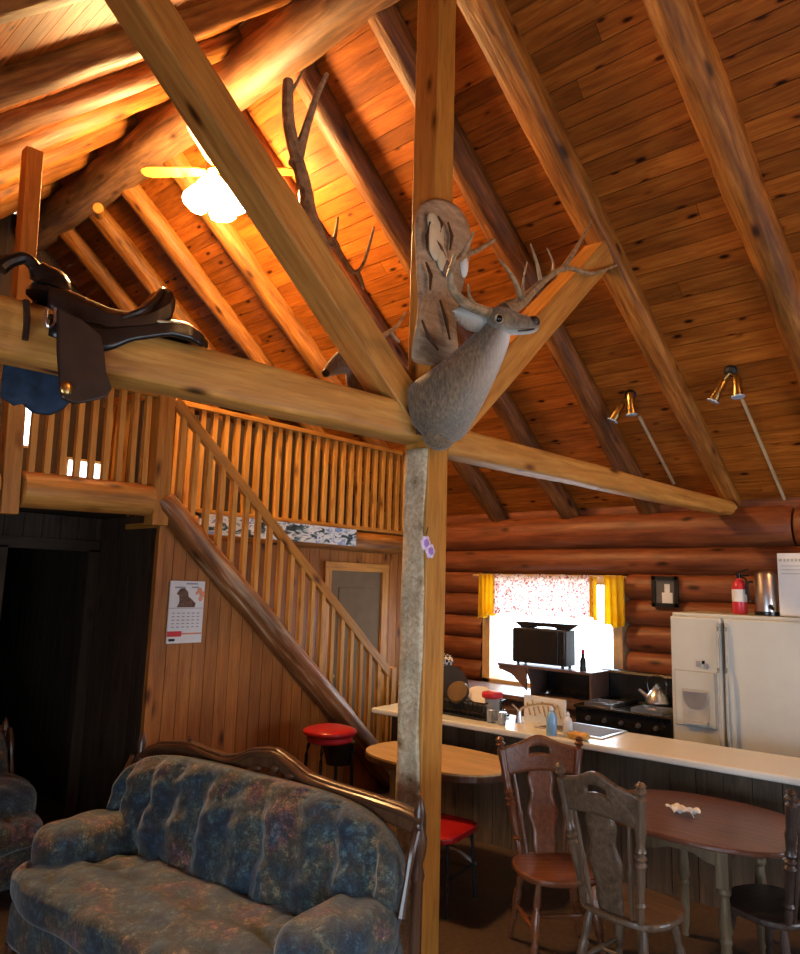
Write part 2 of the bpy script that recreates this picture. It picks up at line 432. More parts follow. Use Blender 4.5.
    def build(s, name, mat, parent=None, smooth=True, bev=0., solid=0., sub=0, angle=.6, local=False):
        off = parent_origin(parent) if parent and not local else V((0, 0, 0))
        me = bpy.data.meshes.new(name)
        me.from_pydata([tuple(p - off) for p in s.v], [], s.f)
        bm = bmesh.new(); bm.from_mesh(me); bmesh.ops.remove_doubles(bm, verts=bm.verts, dist=1e-6) if False else None
        bmesh.ops.recalc_face_normals(bm, faces=bm.faces[:]); bm.to_mesh(me); bm.free()
        a = me.attributes.new('wc', 'FLOAT_VECTOR', 'POINT')
        a.data.foreach_set('vector', [c for p in s.w for c in p])
        if any(s.t):
            a = me.attributes.new('tint', 'FLOAT', 'POINT'); a.data.foreach_set('value', s.t)
        for mm in (mat if isinstance(mat, (list, tuple)) else [mat]): me.materials.append(M[mm])
        me.polygons.foreach_set('material_index', s.m)
        if smooth:
            me.polygons.foreach_set('use_smooth', [True] * len(me.polygons)); me.set_sharp_from_angle(angle=angle)
        ob = bpy.data.objects.new(name, me); COL.objects.link(ob)
        if parent: ob.parent = parent
        if solid:
            md = ob.modifiers.new('thick', 'SOLIDIFY'); md.thickness = solid; md.offset = 0
        if bev:
            md = ob.modifiers.new('bevel', 'BEVEL'); md.width = bev; md.segments = 2; md.limit_method = 'ANGLE'
        if sub:
            md = ob.modifiers.new('sub', 'SUBSURF'); md.levels = sub; md.render_levels = sub
        return ob
def parent_origin(p):
    o = V((0, 0, 0))
    while p: o += V(p.location); p = p.parent
    return o
def tag(o, label, cat, group=None, kind=None):
    o['label'] = label; o['category'] = cat
    if group: o['group'] = group
    if kind: o['kind'] = kind
    return o
def struct(o, label=None):
    o['kind'] = 'structure'
    if label: o['label'] = label; 
    return o
def thing(name, label, cat, loc=(0, 0, 0), rz=0., group=None):
    o = bpy.data.objects.new(name, None); COL.objects.link(o); o.location = loc; o.rotation_euler = (0, 0, rz)
    o.empty_display_size = .1
    return tag(o, label, cat, group)
def copy_tree(o, parent=None):
    c = o.copy(); COL.objects.link(c)
    if parent: c.parent = parent
    for ch in list(o.children): copy_tree(ch, c)
    return c
def spline(pts, k=6):
    pts = [V(p) for p in pts]; out = []
    for i in range(len(pts) - 1):
        p0, p1, p2, p3 = pts[max(i - 1, 0)], pts[i], pts[i + 1], pts[min(i + 2, len(pts) - 1)]
        for j in range(k):
            t = j / k
            out.append(.5 * ((2 * p1) + (p2 - p0) * t + (2 * p0 - 5 * p1 + 4 * p2 - p3) * t * t + (3 * p1 - p0 - 3 * p2 + p3) * t ** 3))
    out.append(pts[-1]); return out
def lerps(vals, n):
    o = []
    for i in range(n):
        t = i / (n - 1) * (len(vals) - 1); k = min(int(t), len(vals) - 2); o.append(vals[k] + (vals[k + 1] - vals[k]) * (t - k))
    return o
SKY, EXPO = 12.0, 0.0
# ------------------------------------------------------------------ the setting
XL, XR, YF, YB = -.65, 6.85, -2.6, 9.3
b = MB(); b.box((3.2, 3.35, -.05), (8.2, 12.2, .1)); struct(b.build('floor', 'floor'))

def zR(X): return 6.22 - .89 * (X - 3.2)         # plank undersides
def zL(X): return 3.5 + X
b = MB(); W = .138
def slope_planks(b, A, B):
    A, B = V(A), V(B); d = (B - A); n = int(d.length / W); d.normalize(); nrm = V((0, 1, 0)).cross(d).normalized()
    if nrm.z < 0: nrm = -nrm
    for i in range(n):
        y = YF - .1 + rnd.random() * -2
        while y < YB + .1:
            y2 = y + 4. + rnd.random() * 4.
            a, e = max(y, YF - .1), min(y2, YB + .1)
            if e - a > .02:
                c = A + d * (W * (i + .5))
                b.beam(c + V((0, a, 0)) + nrm * .012, c + V((0, e - .003, 0)) + nrm * .012, W - .005, .024, up=nrm)
            y = y2
    c = (A + B) / 2
    b.beam(V((c.x, YF - .1, c.z)) + nrm * .045, V((c.x, YB + .1, c.z)) + nrm * .045, (B - A).length, .03, up=nrm)
slope_planks(b, (2.946, 0, zR(2.946)), (7.35, 0, zR(7.35)))
slope_planks(b, (2.946, 0, zL(2.946)), (-1.1, 0, zL(-1.1)))
b.beam((2.946, YF - .1, 6.53), (2.946, YB + .1, 6.53), .5, .06)
struct(b.build('ceiling', 'plank', smooth=False))

# kitchen log wall with its window hole
WY0, WY1, WZ0, WZ1 = 3.16, 4.86, .86, 2.10
b = MB(); b.mi = 1
b.box((7.1, 3.35, .43), (.16, 12., .86)); b.box((7.1, 3.35, 2.62), (.16, 12., 1.04))
b.box((7.1, (YF + WY0) / 2, 1.48), (.16, WY0 - YF, 1.24)); b.box((7.1, (WY1 + YB) / 2, 1.48), (.16, YB - WY1, 1.24))
b.mi = 0
for k in range(10):
    z = .0 + .25 * k
    spans = [(YF, YB)] if (z + .1 > WZ1 + .05 or z < WZ0 - .1) else [(YF, WY0 - .02), (WY1 + .02, YB)]
    for a, e in spans: b.log((6.985, a, z + .002), (6.985, e, z + .002), .142, .138, n=16, rough=.035, step=.22)
b.log((7.02, 1.62, 2.56), (7.02, YB, 2.55), .19, .185, n=18, rough=.03, step=.2)
b.log((7.02, YF, 2.53), (7.02, 1.60, 2.56), .185, .185, n=18, rough=.03, step=.2)
struct(b.build('wall_right', ['logred', 'logred']))

def boards(b, o, u, Ln, zlo, zhi, w=.14, th=.02, nrm=None):
    """vertical boards from o along u; zlo/zhi may be functions of distance"""
    o, u = V(o), V(u).normalized(); n = max(1, round(Ln / w)); w = Ln / n
    nn = V((-u.y, u.x, 0))
    for i in range(n):
        s0, s1 = i * w + .0025, (i + 1) * w - .0025
        q = []
        for (s, f) in ((s0, zlo), (s1, zlo), (s1, zhi), (s0, zhi)): q.append((s, f(s) if callable(f) else f))
        if max(q[2][1] - q[1][1], q[3][1] - q[0][1]) < .02: continue
        b.prism(q, o, u, (0, 0, 1), th)
# gable walls (behind the loft, and behind the photographer)
def gable(name, y, holes, mat):
    b = MB(); top = lambda s: min(zR(XL + s), zL(XL + s)) + .02 if True else 0
    def col(x0, x1, zl, zh): boards(b, (x0, y, 0), (1, 0, 0), x1 - x0, zl, zh, th=.08)
    edges = sorted({XL, XR + .3} | {h[0] for h in holes} | {h[1] for h in holes})
    for a, e in zip(edges, edges[1:]):
        f = lambda s, a=a: min(zR(a + s), zL(a + s)) + .02
        hh = [h for h in holes if h[0] <= a and h[1] >= e]
        if hh: col(a, e, 0, hh[0][2]); col(a, e, hh[0][3], f)
        else: col(a, e, 0, f)
    return struct(b.build(name, mat, smooth=False))
g0, g1 = aty(63, 479, YB), aty(102, 463, YB)
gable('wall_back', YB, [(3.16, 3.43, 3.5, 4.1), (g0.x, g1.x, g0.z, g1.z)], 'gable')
gable('wall_front', YF - .04, [(3.2, 5.6, .8, 2.1)], 'panel')
b = MB()
LW = (-1.2, 1.7, .4, 1.7)
for a, e, l, h in ((YF, LW[0], 0, 2.95), (LW[0], LW[1], 0, LW[2]), (LW[0], LW[1], LW[3], 2.95), (LW[1], YB, 0, 2.95)):
    boards(b, (XL, a, 0), (0, 1, 0), e - a, l, h, th=.08)
struct(b.build('wall_left', 'panel', smooth=False))

def window(n, axis, val, a0, a1, z0, z1, bars=(1, 0), depth=.12, fw=.07, sgn=1):
    """frame with mullions and a glass pane"""
    b = MB()
    def P(a, z): return V((val, a, z)) if axis == 'x' else V((a, val, z))
    up = (1, 0, 0) if axis == 'x' else (0, 1, 0)
    for (p, q) in ((P(a0, z0), P(a0, z1)), (P(a1, z0), P(a1, z1)), (P(a0 - fw / 2, z1), P(a1 + fw / 2, z1)), (P(a0 - fw / 2, z0), P(a1 + fw / 2, z0))):
        b.beam(p, q, fw, depth, up=up)
    for k in range(bars[0]): x = a0 + (a1 - a0) * (k + 1) / (bars[0] + 1); b.beam(P(x, z0), P(x, z1), fw * .6, depth * .5, up=up)
    for k in range(bars[1]): z = z0 + (z1 - z0) * (k + 1) / (bars[1] + 1); b.beam(P(a0, z), P(a1, z), fw * .6, depth * .5, up=up)
    w = b.build('window_%d' % n, 'windowframe', bev=.004, smooth=False); struct(w)
    g = MB(); g.sheet(lambda s, t: P(a0 + (a1 - a0) * s, z0 + (z1 - z0) * t), 1, 1)
    g.build('glass_pane', 'glass', w, smooth=False)
window(1, 'x', 6.98, WY0 + .06, WY1 - .06, WZ0 + .04, WZ1 - .04, bars=(0, 0), depth=.26, fw=.10)
window(2, 'y', YB, 3.17, 3.42, 3.51, 4.09, bars=(0, 0), fw=.03)
window(5, 'y', YB, g0.x + .01, g1.x - .01, g0.z + .01, g1.z - .01, bars=(2, 0), fw=.03)
window(3, 'x', XL, LW[0], LW[1], LW[2], LW[3], bars=(1, 0))
window(4, 'y', YF - .04, 3.22, 5.58, .82, 2.08, bars=(2, 0))

# loft deck, wall under it, den
b = MB(); b.mi = 0
b.box((1.1, (5.0 + YB) / 2, 2.5), (2 * 1.75, YB - 5.0, .1)); b.box(((2.85 + 7) / 2, (5.6 + YB) / 2, 2.5), (4.15, YB - 5.6, .1))
b.mi = 2  # front logs get the paler beam colour for the bright light on them
b.log((XL + .04, 4.97, 2.505), (1.64, 4.97, 2.505), .12, .118, n=18, rough=.04); b.log((1.78, 4.97, 2.505), (2.71, 4.97, 2.525), .12, .118, n=18, rough=.04); b.mi = 1
b.log((2.92, 5.60, 2.415), (6.95, 5.60, 2.415), .115, .115, n=16, rough=.04)
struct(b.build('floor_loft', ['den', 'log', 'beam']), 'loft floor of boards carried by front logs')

SX0, SZ0, SX1, SZ1 = 2.80, 2.54, 5.50, .06          # centre line of the stringer log
def zS(x): return SZ0 + (SZ1 - SZ0) * (x - SX0) / (SX1 - SX0)
b = MB(); boards(b, (2.84, 5.0, 0), (1, 0, 0), 2.6, 0, lambda s: max(0, zS(2.84 + s) - .02), w=.115)
b.beam((2.835, 4.995, 0), (2.835, 4.995, 2.36), .05, .05)
struct(b.build('wall_stair', 'panel', smooth=False), 'orange board wall closing the space under the stairs')
DX0, DX1, DZ = 5.14, 5.95, 2.09
b = MB()
boards(b, (2.90, 5.62, 0), (1, 0, 0), DX0 - 2.90, 0, 2.5); boards(b, (DX0, 5.62, 0), (1, 0, 0), DX1 - DX0, DZ, 2.5); boards(b, (DX1, 5.62, 0), (1, 0, 0), 6.9 - DX1, 0, 2.5)
struct(b.build('wall_under_loft', 'panel', smooth=False), 'board wall under the loft behind the stairs')
b = MB()
boards(b, (2.865, 5.03, 0), (0, 1, 0), .99, 0, 2.44); boards(b, (XL, 6.03, 0), (1, 0, 0), 2.08 - XL, 0, 2.44); boards(b, (2.08, 6.03, 0), (1, 0, 0), .73, 2.16, 2.44); boards(b, (2.81, 6.03, 0), (1, 0, 0), .08, 0, 2.44, w=.08)
boards(b, (2.95, 6.05, 0), (0, 1, 0), YB - 6.05, 0, 2.44)
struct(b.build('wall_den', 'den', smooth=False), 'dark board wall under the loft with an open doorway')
b = MB()
for x in (2.07, 2.80): b.beam((x, 5.995, 0), (x, 5.995, 2.17), .09, .03, up=(0, 1, 0))
b.beam((2.03, 5.995, 2.2), (2.84, 5.995, 2.2), .03, .09)
struct(b.build('trim_1', 'den', smooth=False), 'dark casing around the open doorway under the loft')
b = MB()
for x in (DX0 - .03, DX1 + .03): b.beam((x, 5.59, 0), (x, 5.59, DZ + .06), .09, .03, up=(0, 1, 0))
b.beam((DX0 - .08, 5.588, DZ + .04), (DX1 + .08, 5.588, DZ + .04), .03, .09)
struct(b.build('trim_2', 'pine', smooth=False), 'pine casing around the tan door behind the stairs')
b = MB(); b.box(((DX0 + DX1) / 2, 5.625, DZ / 2), (DX1 - DX0, .04, DZ)); d1 = struct(b.build('door_1', 'doorpaint', smooth=False), 'tan door in the board wall behind the stairs')
for zz in (.35, 1.3):
    p = MB(); p.box(((DX0 + DX1) / 2, 5.603, zz + .3), (.52, .012, .62)); p.build('door_panel', 'doorpaint', d1, bev=.01, smooth=False)
p = MB(); p.ball((DX0 + .07, 5.575, 1.0), .03); p.build('door_knob', 'brass', d1)

b = MB(); boards(b, (3.5, 6.7, 0), (1, 0, 0), 3.05, 2.55, lambda s: min(3.7, zR(3.5 + s) - .06))  # added boards darken the view between the balusters, in place of deep shade
struct(b.build('wall_loft_added', 'den', smooth=False), 'low dark board screen added behind the loft railing to darken the gaps')
# ------------------------------------------------------------------ roof timbers
b = MB(); b.log((3.12, YF + .05, 6.17), (3.12, YB - .05, 6.17), .205, .21, n=22, rough=.06, step=.2, bow=.015)
tag(b.build('ridge_log', 'ridge'), 'thick peeled ridge log running along the peak of the roof', 'ridge beam')
b = MB(); p = atx(98, 208, 2.94); ax = V((-.42, -.85, -.25)).normalized(); b.tube([p - ax * .3, p, p + ax * .012], [.055, .055, .045], 14)
tag(b.build('log_peg', 'pine'), 'short pale round peg sticking out of the ridge log at far left', 'peg')

RG = 'log rafters of the kitchen side roof slope'
rl = [(1.50, .13, 'log', 'thick orange peeled log rafter nearest the top right corner, above both right ceiling spotlights'),
      (3.30, .115, 'logshaded', 'shade-darkened log rafter crossing behind the post above the carving, then passing behind the deer antlers'),
      (4.20, .115, 'logshaded', 'shade-darkened log rafter starting beside the tallest antler and passing behind the wood carving'),
      (5.10, .115, 'logshaded', 'shade-darkened log rafter mostly hidden by the long brace, ending just right of the post'),
      (6.15, .115, 'log', 'reddish log rafter dropping past the lit fan shades towards the loft railing'),
      (6.97, .11, 'log', 'log rafter running from the fan blade tip down to the tie beam'),
      (7.75, .11, 'log', 'thin far log rafter starting just below the pale ridge peg'),
      (8.52, .11, 'log', 'farthest log rafter, against the back gable, ending above the saddle seat')]
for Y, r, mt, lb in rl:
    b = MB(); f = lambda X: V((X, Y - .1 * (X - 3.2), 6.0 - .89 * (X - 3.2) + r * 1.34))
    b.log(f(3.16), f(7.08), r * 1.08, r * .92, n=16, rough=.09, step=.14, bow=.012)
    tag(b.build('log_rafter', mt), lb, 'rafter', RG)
b = MB(); f = lambda X: V((X, trY(X) - .02, 6.02 - .875 * (X - 3.2) + .14))
b.beam(f(3.12), f(7.1), .26, .25, w1=.15, h1=.16, seg=24, wob=.04, round_=5)
tag(b.build('sawn_rafter', 'log'), 'rafter with flat sawn side meeting the outer end of the long tie beam', 'rafter', RG)
LG = 'log rafters of the left roof slope'
ll = [(2.62, 'pale left slope log rafter in the top left corner, cropped by the frame'),
      (3.80, 'fat log rafter with a big dark knot at upper left'),
      (4.68, 'left slope log rafter just under the one with the big knot'),
      (5.55, 'golden brightly lit log rafter at left, just above the slim upright post'),
      (6.40, 'short looking log rafter just under the golden lit one, right of the slim upright post'),
      (7.25, 'log rafter butting the ridge above the pale peg at far left'),
      (8.15, 'last log rafter of the left slope beside the back gable')]
for Y, lb in ll:
    r = .125
    b = MB(); f = lambda X: V((X, Y - .1 * (X - 3.2), 3.3 + X + r * 1.41))
    b.log(f(3.0), f(-.85), r * .95, r * 1.0, n=16, rough=.09, step=.14, bow=.012)
    tag(b.build('log_rafter', 'log'), lb, 'rafter', LG)

# truss
th = thing('support_post', 'tall squared post with grey waney left edge standing from floor to ridge beside the sofa', 'post', (3.12, 2.62, 0))
b = MB(); b.beam((3.125, 2.62, 0), (3.125, 2.62, 6.02), .175, .18, seg=30, wob=.012, up=(0, 1, 0)); b.build('post_shaft', 'pine', th, bev=.008, smooth=False)
b = MB(); b.sheet(lambda s, t: V((3.034 - .006 * math.sin(t * 31 + s * 5) * (1 - s * .5), 2.545 + .155 * s + .008 * math.sin(t * 17) * (s < .1), .02 + 2.7 * t)), 6, 90)
b.build('waney_edge', 'bark', th, solid=.012)
b = MB()
Z0, Z1 = 2.875, 2.855
b.beam((XL + .04, trY(XL), Z0), (3.03, trY(3.03), Z1), .2, .25, w1=.19, h1=.205, seg=40, wob=.035, round_=6)
tag(b.build('tie_beam', 'beam'), 'thick hewn tie beam left of the post, carrying the saddle', 'beam', 'halves of the truss tie beam')
b = MB(); b.beam((3.22, trY(3.22), 2.80), (7.02, trY(7.02), 2.735), .18, .185, w1=.15, h1=.13, seg=34, wob=.04, round_=5)
tag(b.build('tie_beam', 'beam'), 'pale slimmer tie beam right of the post, running out to the kitchen wall', 'beam', 'halves of the truss tie beam')
def brace(p, q, w, label):
    b = MB(); d = (q - p).normalized()
    b.beam(p, q, .185, w, up=(0, -1, 0) if False else V((0, 1, 0)).cross(d), seg=24, wob=.02)
    return tag(b.build('brace', 'beam', bev=.012, smooth=False), label, 'brace', 'diagonal braces of the truss')
brace(V((3.02, trY(3.02), 2.86)), V((1.10, trY(1.10), 4.70)), .185, 'long diagonal brace rising left from the post to the upper left rafters')
brace(V((3.20, trY(3.2), 2.82)), V((5.06, trY(5.06), 4.70)), .20, 'short diagonal brace rising right from the post behind the deer head')
# ------------------------------------------------------------------ loft railings and stairs
YS = 4.95
b = MB(); b.beam((1.722, YS, 2.33), (1.63, YS, 4.82), .11, .10, seg=6, up=(0, 1, 0))
tag(b.build('loft_post', 'pine', bev=.006, smooth=False), 'slim upright pine post at the left edge, rising from the loft front to the roof', 'post')
t = thing('loft_railing', 'pine railing with square balusters along the loft front, under the saddle', 'railing', (2.2, YS, 2.6))
b = MB(); b.beam((1.74, YS, 3.33), (2.70, YS, 3.33), .08, .045); b.build('top_rail', 'pine', t, bev=.004, smooth=False)
for k in range(9):
    x = 1.835 + .1 * k
    b = MB(); b.beam((x, YS, 2.60), (x - .012, YS, 3.32), .04, .04); b.build('baluster', 'litpine', t, smooth=False)
t = thing('loft_railing', 'short return railing on the loft, seen through the front balusters left of the newel post', 'railing', (2.62, 5.4, 2.55))
b = MB(); b.beam((2.60, 5.02, 3.32), (2.60, 5.55, 3.32), .08, .045); b.build('top_rail', 'pine', t, smooth=False)
for k in range(4):
    b = MB(); b.beam((2.6, 5.09 + .14 * k, 2.56), (2.6, 5.09 + .14 * k, 3.3), .04, .045); b.build('baluster', 'litpine', t, smooth=False)
t = thing('loft_railing', 'long pine railing with close balusters along the loft edge behind the stairs', 'railing', (4.5, 5.56, 2.52))
b = MB(); b.beam((2.90, 5.56, 3.48), (6.15, 5.56, 3.48), .08, .045); b.build('top_rail', 'pine', t, bev=.004, smooth=False)
b = MB(); b.beam((2.90, 5.56, 2.55), (6.7, 5.56, 2.55), .08, .04); b.build('bottom_rail', 'pine', t, bev=.004, smooth=False)
nb = 30
for k in range(nb):
    x = 2.98 + 3.62 * k / (nb - 1); zt = min(3.47, zR(x) - .06)
    b = MB(); b.beam((x, 5.56, 2.56), (x, 5.56, zt), .048, .048); b.build('baluster', 'litpine', t, smooth=False)
t = thing('newel_post', 'square pine newel post at the head of the stairs', 'post', (2.765, YS, 2.34))
b = MB(); b.beam((2.765, YS, 2.34), (2.745, YS, 3.40), .13, .13, up=(0, 1, 0)); b.build('newel_shaft', 'pine', t, bev=.006, smooth=False)

st = thing('staircase', 'open staircase on a shiny peeled log stringer, climbing left to the loft', 'stairs', (5.4, 5.2, 0))
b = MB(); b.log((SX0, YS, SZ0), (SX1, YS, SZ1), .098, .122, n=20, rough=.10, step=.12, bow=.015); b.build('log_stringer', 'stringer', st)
b = MB(); b.beam((2.95, 5.575, zS(2.95)), (SX1, 5.575, SZ1), .04, .26); b.build('wall_stringer', 'panel', st, smooth=False)
for k in range(12):
    x = 5.22 - k * .205; z = .2 + k * .196
    b = MB(); b.box((x, 5.295, z), (.27, .51, .045)); b.build('tread', 'pine', st, bev=.006, smooth=False)
sr = thing('stair_railing', 'sloping pine handrail with slim balusters beside the stairs', 'railing', (5.4, YS, 0))
b = MB(); b.beam((2.84, YS, 3.325), (5.46, YS, 1.03), .05, .085); b.build('handrail', 'pine', sr, bev=.006, smooth=False)
b = MB(); b.beam((5.44, YS, .0), (5.44, YS, 1.14), .07, .07); b.build('bottom_newel', 'pine', sr, bev=.005, smooth=False)
for k in range(20):
    x = 2.93 + .1285 * k; zt = 3.325 - (x - 2.84) * 2.295 / 2.62 - .03
    b = MB(); b.beam((x, YS, zS(x) + .10), (x, YS, zt), .042, .042); b.build('baluster', 'litpine', sr, smooth=False)

b = MB(); b.box((4.42, 5.472, 2.435), (1.92, .02, .175))
tag(b.build('painted_strip', 'scenery', smooth=False), 'long narrow painted strip of blue and white snowy trees below the loft railing', 'picture')
# calendar on the stair wall
c0, c1 = aty(187, 581, 4.972), aty(185, 644, 4.972)
cal = thing('wall_calendar', 'dog photo wall calendar hanging on the orange stair wall', 'calendar', (3.085, 4.97, 1.46))
b = MB(); b.box((3.085, 4.972, 1.70), (.30, .012, .47)); b.build('paper_page', 'white', cal, smooth=False)
def mark(parent, name, mat, x, z, w, h, y=4.9645, dy=.003):
    b = MB(); b.box((x, y, z), (w, dy, h)); return b.build(name, mat, parent, smooth=False)
b = MB()
b.prism([(-.075, -.06), (.08, -.06), (.085, -.03), (.05, .0), (.02, .02), (.012, .06), (-.02, .085), (-.055, .08), (-.075, .055), (-.085, .04), (-.06, .03), (-.055, -.01), (-.06, -.035)], (3.075, 4.9645, 1.795), (1, 0, 0), (0, 0, 1), .003)
b.build('dog_picture', 'brownink', cal, smooth=False)
b = MB()
for (x, z, r) in ((3.19, 1.865, .022), (3.215, 1.835, .026), (3.205, 1.80, .02), (3.17, 1.845, .014)):
    b.ball((x, 4.966, z), (r, .002, r), 8, 6)
b.build('flower_print', 'orangeink', cal)
b = MB()
for (x, z, w) in ((3.12, 1.915, .10), (3.02, 1.885, .09), (3.15, 1.888, .06)): b.box((x, 4.9645, z), (w, .003, .012))
for i in range(5):
    for j in range(6): b.box((2.975 + j * .043, 4.9645, 1.69 - i * .026), (.022, .003, .007))
b.build('print', 'greyink', cal, smooth=False)
mark(cal, 'fold_line', 'greyink', 3.085, 1.728, .30, .004)
mark(cal, 'red_band', 'redink', 2.995, 1.535, .12, .04)
mark(cal, 'pale_band', 'orangeink', 3.145, 1.535, .17, .012)
mark(cal, 'logo_mark', 'black', 2.975, 1.49, .05, .018)

# ------------------------------------------------------------------ ceiling fan with lights
HUB = V((3.2, 5.13, 5.5))
fan = thing('ceiling_fan', 'ceiling fan with a cluster of lit glass shades hanging from the ridge', 'ceiling fan', HUB)
b = MB(); b.tube([HUB + V((-.06, 0, .5)), HUB + V((0, 0, .08))], .016, 8); b.build('downrod', 'brass', fan)
b = MB(); b.lathe([(0, .02), (.1, .09), (.4, .12), (.8, .11), (1, .05)], HUB + V((0, 0, .1)), HUB - V((0, 0, .07)), 20); b.build('motor', 'brass', fan)
for k in range(4):
    a = math.radians(129 + 90 * k); d = V((math.cos(a), math.sin(a), 0)); s = V((-d.y, d.x, .12)).normalized()
    b = MB(); b.prism([(.11, -.03), (.2, -.055), (.62, -.07), (.68, -.05), (.70, 0), (.68, .05), (.62, .07), (.2, .055), (.11, .03)], HUB + V((0, 0, -.01)), d, s, .012)
    b.build('blade', 'pine', fan, smooth=False)
b = MB(); b.lathe([(0, .03), (.3, .06), (1, .05)], HUB - V((0, 0, .07)), HUB - V((0, 0, .16)), 16); b.build('light_kit', 'brass', fan)
for k in range(4):
    a = math.radians(40 + 90 * k); d = V((math.cos(a), math.sin(a), 0)); c = HUB - V((0, 0, .14))
    sh = MB(); sh.lathe([(0, .035), (.12, .07), (.45, .11), (.75, .122), (.92, .105), (1, .07)], c + d * .08, c + d * .23 - V((0, 0, .21)), 16)
    g = sh.build('glass_shade', 'globe', fan)
unseen_fan = copy_tree(fan); unseen_fan.location = (4.0, -1.5, 5.0)  # unseen copy of the fan, added to light the kitchen side slope
for g in [c for c in unseen_fan.children if c.name.startswith('glass_shade')]:
    g.data = g.data.copy(); g.data.materials[0] = M['globe_dim']
unseen_fan['label'] = 'unseen second lit ceiling fan near the front gable, added to light the kitchen side slope'

# ceiling spotlights
for (bx, by), heads, (ca, cb), lb in (((631, 394), [((622.6, 403), (613, 420)), ((630, 393), (631.5, 414))], ((639, 416), (674, 484)), 'twin brass ceiling spotlight left of the sawn rafter, with a cord below'),
                                  ((( 731, 370)), [((724, 380), (713, 400.5)), ((736, 376), (738, 396))], ((742, 399), (789, 510)), 'twin brass ceiling spotlight right of the sawn rafter, with a cord below')):
    def rf(x, y, off=0.):
        r = ray(x, y); tt = (6.22 + .89 * 3.2 - off - EYE.z) / (r.z + .89 * r.x); return EYE + r * tt
    base = rf(bx, by, .0)
    s = thing('ceiling_spotlight', lb, 'spotlight', base, 0, 'twin ceiling spotlights')
    nn = V((-.665, 0, -.747))
    b = MB(); b.lathe([(0, .05), (.6, .05), (1, .03)], base, base + nn * .05, 14); b.build('canopy', 'blackmat', s)
    for (p, q) in heads:
        A, B_ = rf(*p, .09), rf(*q, .27)
        b = MB(); b.tube([base + nn * .04, A], .012, 6); b.build('arm', 'brass', s)
        b = MB(); b.lathe([(0, .024), (.1, .034), (.7, .034), (.72, .04), (1, .042)], A, B_, 14); h = b.build('lamp_head', 'brass', s)
        d = (B_ - A).normalized(); b = MB(); b.tube([B_, B_ + d * .012], .050, 14); b.build('lens', 'lens', h)
    b = MB(); b.beam(rf(*ca, .01), rf(*cb, .01), .022, .016); b.build('cord_cover', 'cord', s, smooth=False)

# ------------------------------------------------------------------ mounts and carving on the post
def antler(parent, beams, name='antler'):
    b = MB()
    for pts, r0, r1 in beams:
        P = spline([att(*p) for p in pts], 5); b.tube(P, [1.3 * max(r0 + (r1 - r0) * (i / (len(P) - 1)) ** .8, .003) for i in range(len(P))], 8, rough=.08)
    return b.build(name, 'bone', parent)
dm = thing('deer_head_mount', 'mounted buck head with wide antlers, fixed to the front of the post', 'hunting trophy', att(430, 440, .1))
path = [(433, 416, .09, 38, .8), (438, 411, .17, 38, .8), (447, 401, .25, 35.5, .75), (460, 385, .32, 30.5, .75), (474, 366, .37, 25, .75), (486, 349, .41, 20.5, .8), (494, 336, .44, 17.5, .85), (500, 325, .46, 14, .9)]
def ring_body(b, path, n, tint):
    C = [att(x, y, d) for x, y, d, r, a in path]
    vs = []; fs = []; ts = []
    for i, (c, (x, y, d, r, a)) in enumerate(zip(C, path)):
        dd = (C[min(i + 1, len(C) - 1)] - C[max(i - 1, 0)]).normalized()
        view = (c - EYE).normalized(); s = dd.cross(view).normalized(); u = s.cross(dd).normalized()
        R = r / F * (c - EYE).dot(RF)
        for j in range(n):
            an = 2 * PI * j / n
            wob = 1 + .03 * math.sin(3 * an + i)
            p = c + s * (math.cos(an) * R * wob) + u * (math.sin(an) * R * a * wob); vs.append(p); ts.append(tint(i, an, p))
    m = len(C)
    for i in range(m - 1):
        for j in range(n):
            q = (j + 1) % n; fs.append((i * n + j, i * n + q, (i + 1) * n + q, (i + 1) * n + j))
    fs.append(tuple(range(n - 1, -1, -1))); fs.append(tuple((m - 1) * n + j for j in range(n)))
    b.add(vs, fs, None, ts)
b = MB()
def nt_(i, an, p):
    k = max(0, -math.cos(an)); return min(1, (k ** .9) * (.1 + 1.1 * (i / 7) ** 2))
ring_body(b, path, 22, nt_)
# brisket lump at the bottom of the cape
cc = att(439, 434, .16); b.ball(cc, (.11, .09, .095), 14, 10)
# head: skull, cheek, muzzle, nose bridge
def tl(p): return 0.
hp = [(487, 322, .45, 10, 1.), (495, 320, .47, 14.5, 1.), (504, 321.5, .50, 14.5, .95), (513, 323.5, .53, 12, .9), (522, 325, .56, 9.8, .9), (530, 325.5, .58, 8.8, .95), (536, 325.5, .595, 6.5, 1.), (538, 325, .6, 3, 1.)]
ring_body(b, hp, 18, lambda i, an, p: .85 * max(0, -math.cos(an)) ** 1.5 if i > 1 else .2 * max(0, -math.cos(an)))
b.build('head_and_cape', 'fur', dm, sub=1, angle=3.2)
b = MB(); c = att(533.5, 322, .60); b.ball(c, (.040, .035, .034), 12, 8)
b.build('nose', 'nose', dm)
b = MB(); P = [att(*p) for p in ((518, 331, .60), (526, 330.5, .615), (534, 329, .615))]; b.tube(P, .0045, 6); b.build('mouth', 'nose', dm)
b = MB(); b.ball(att(499, 318.5, .545), .021, 10, 8); b.build('eye', 'socket', dm)
b = MB()
for a in range(1):
    c = att(499, 318.5, .538); b.ball(c, (.032, .02, .024), 12, 8)
b.build('eye_rim', 'bonetip', dm)
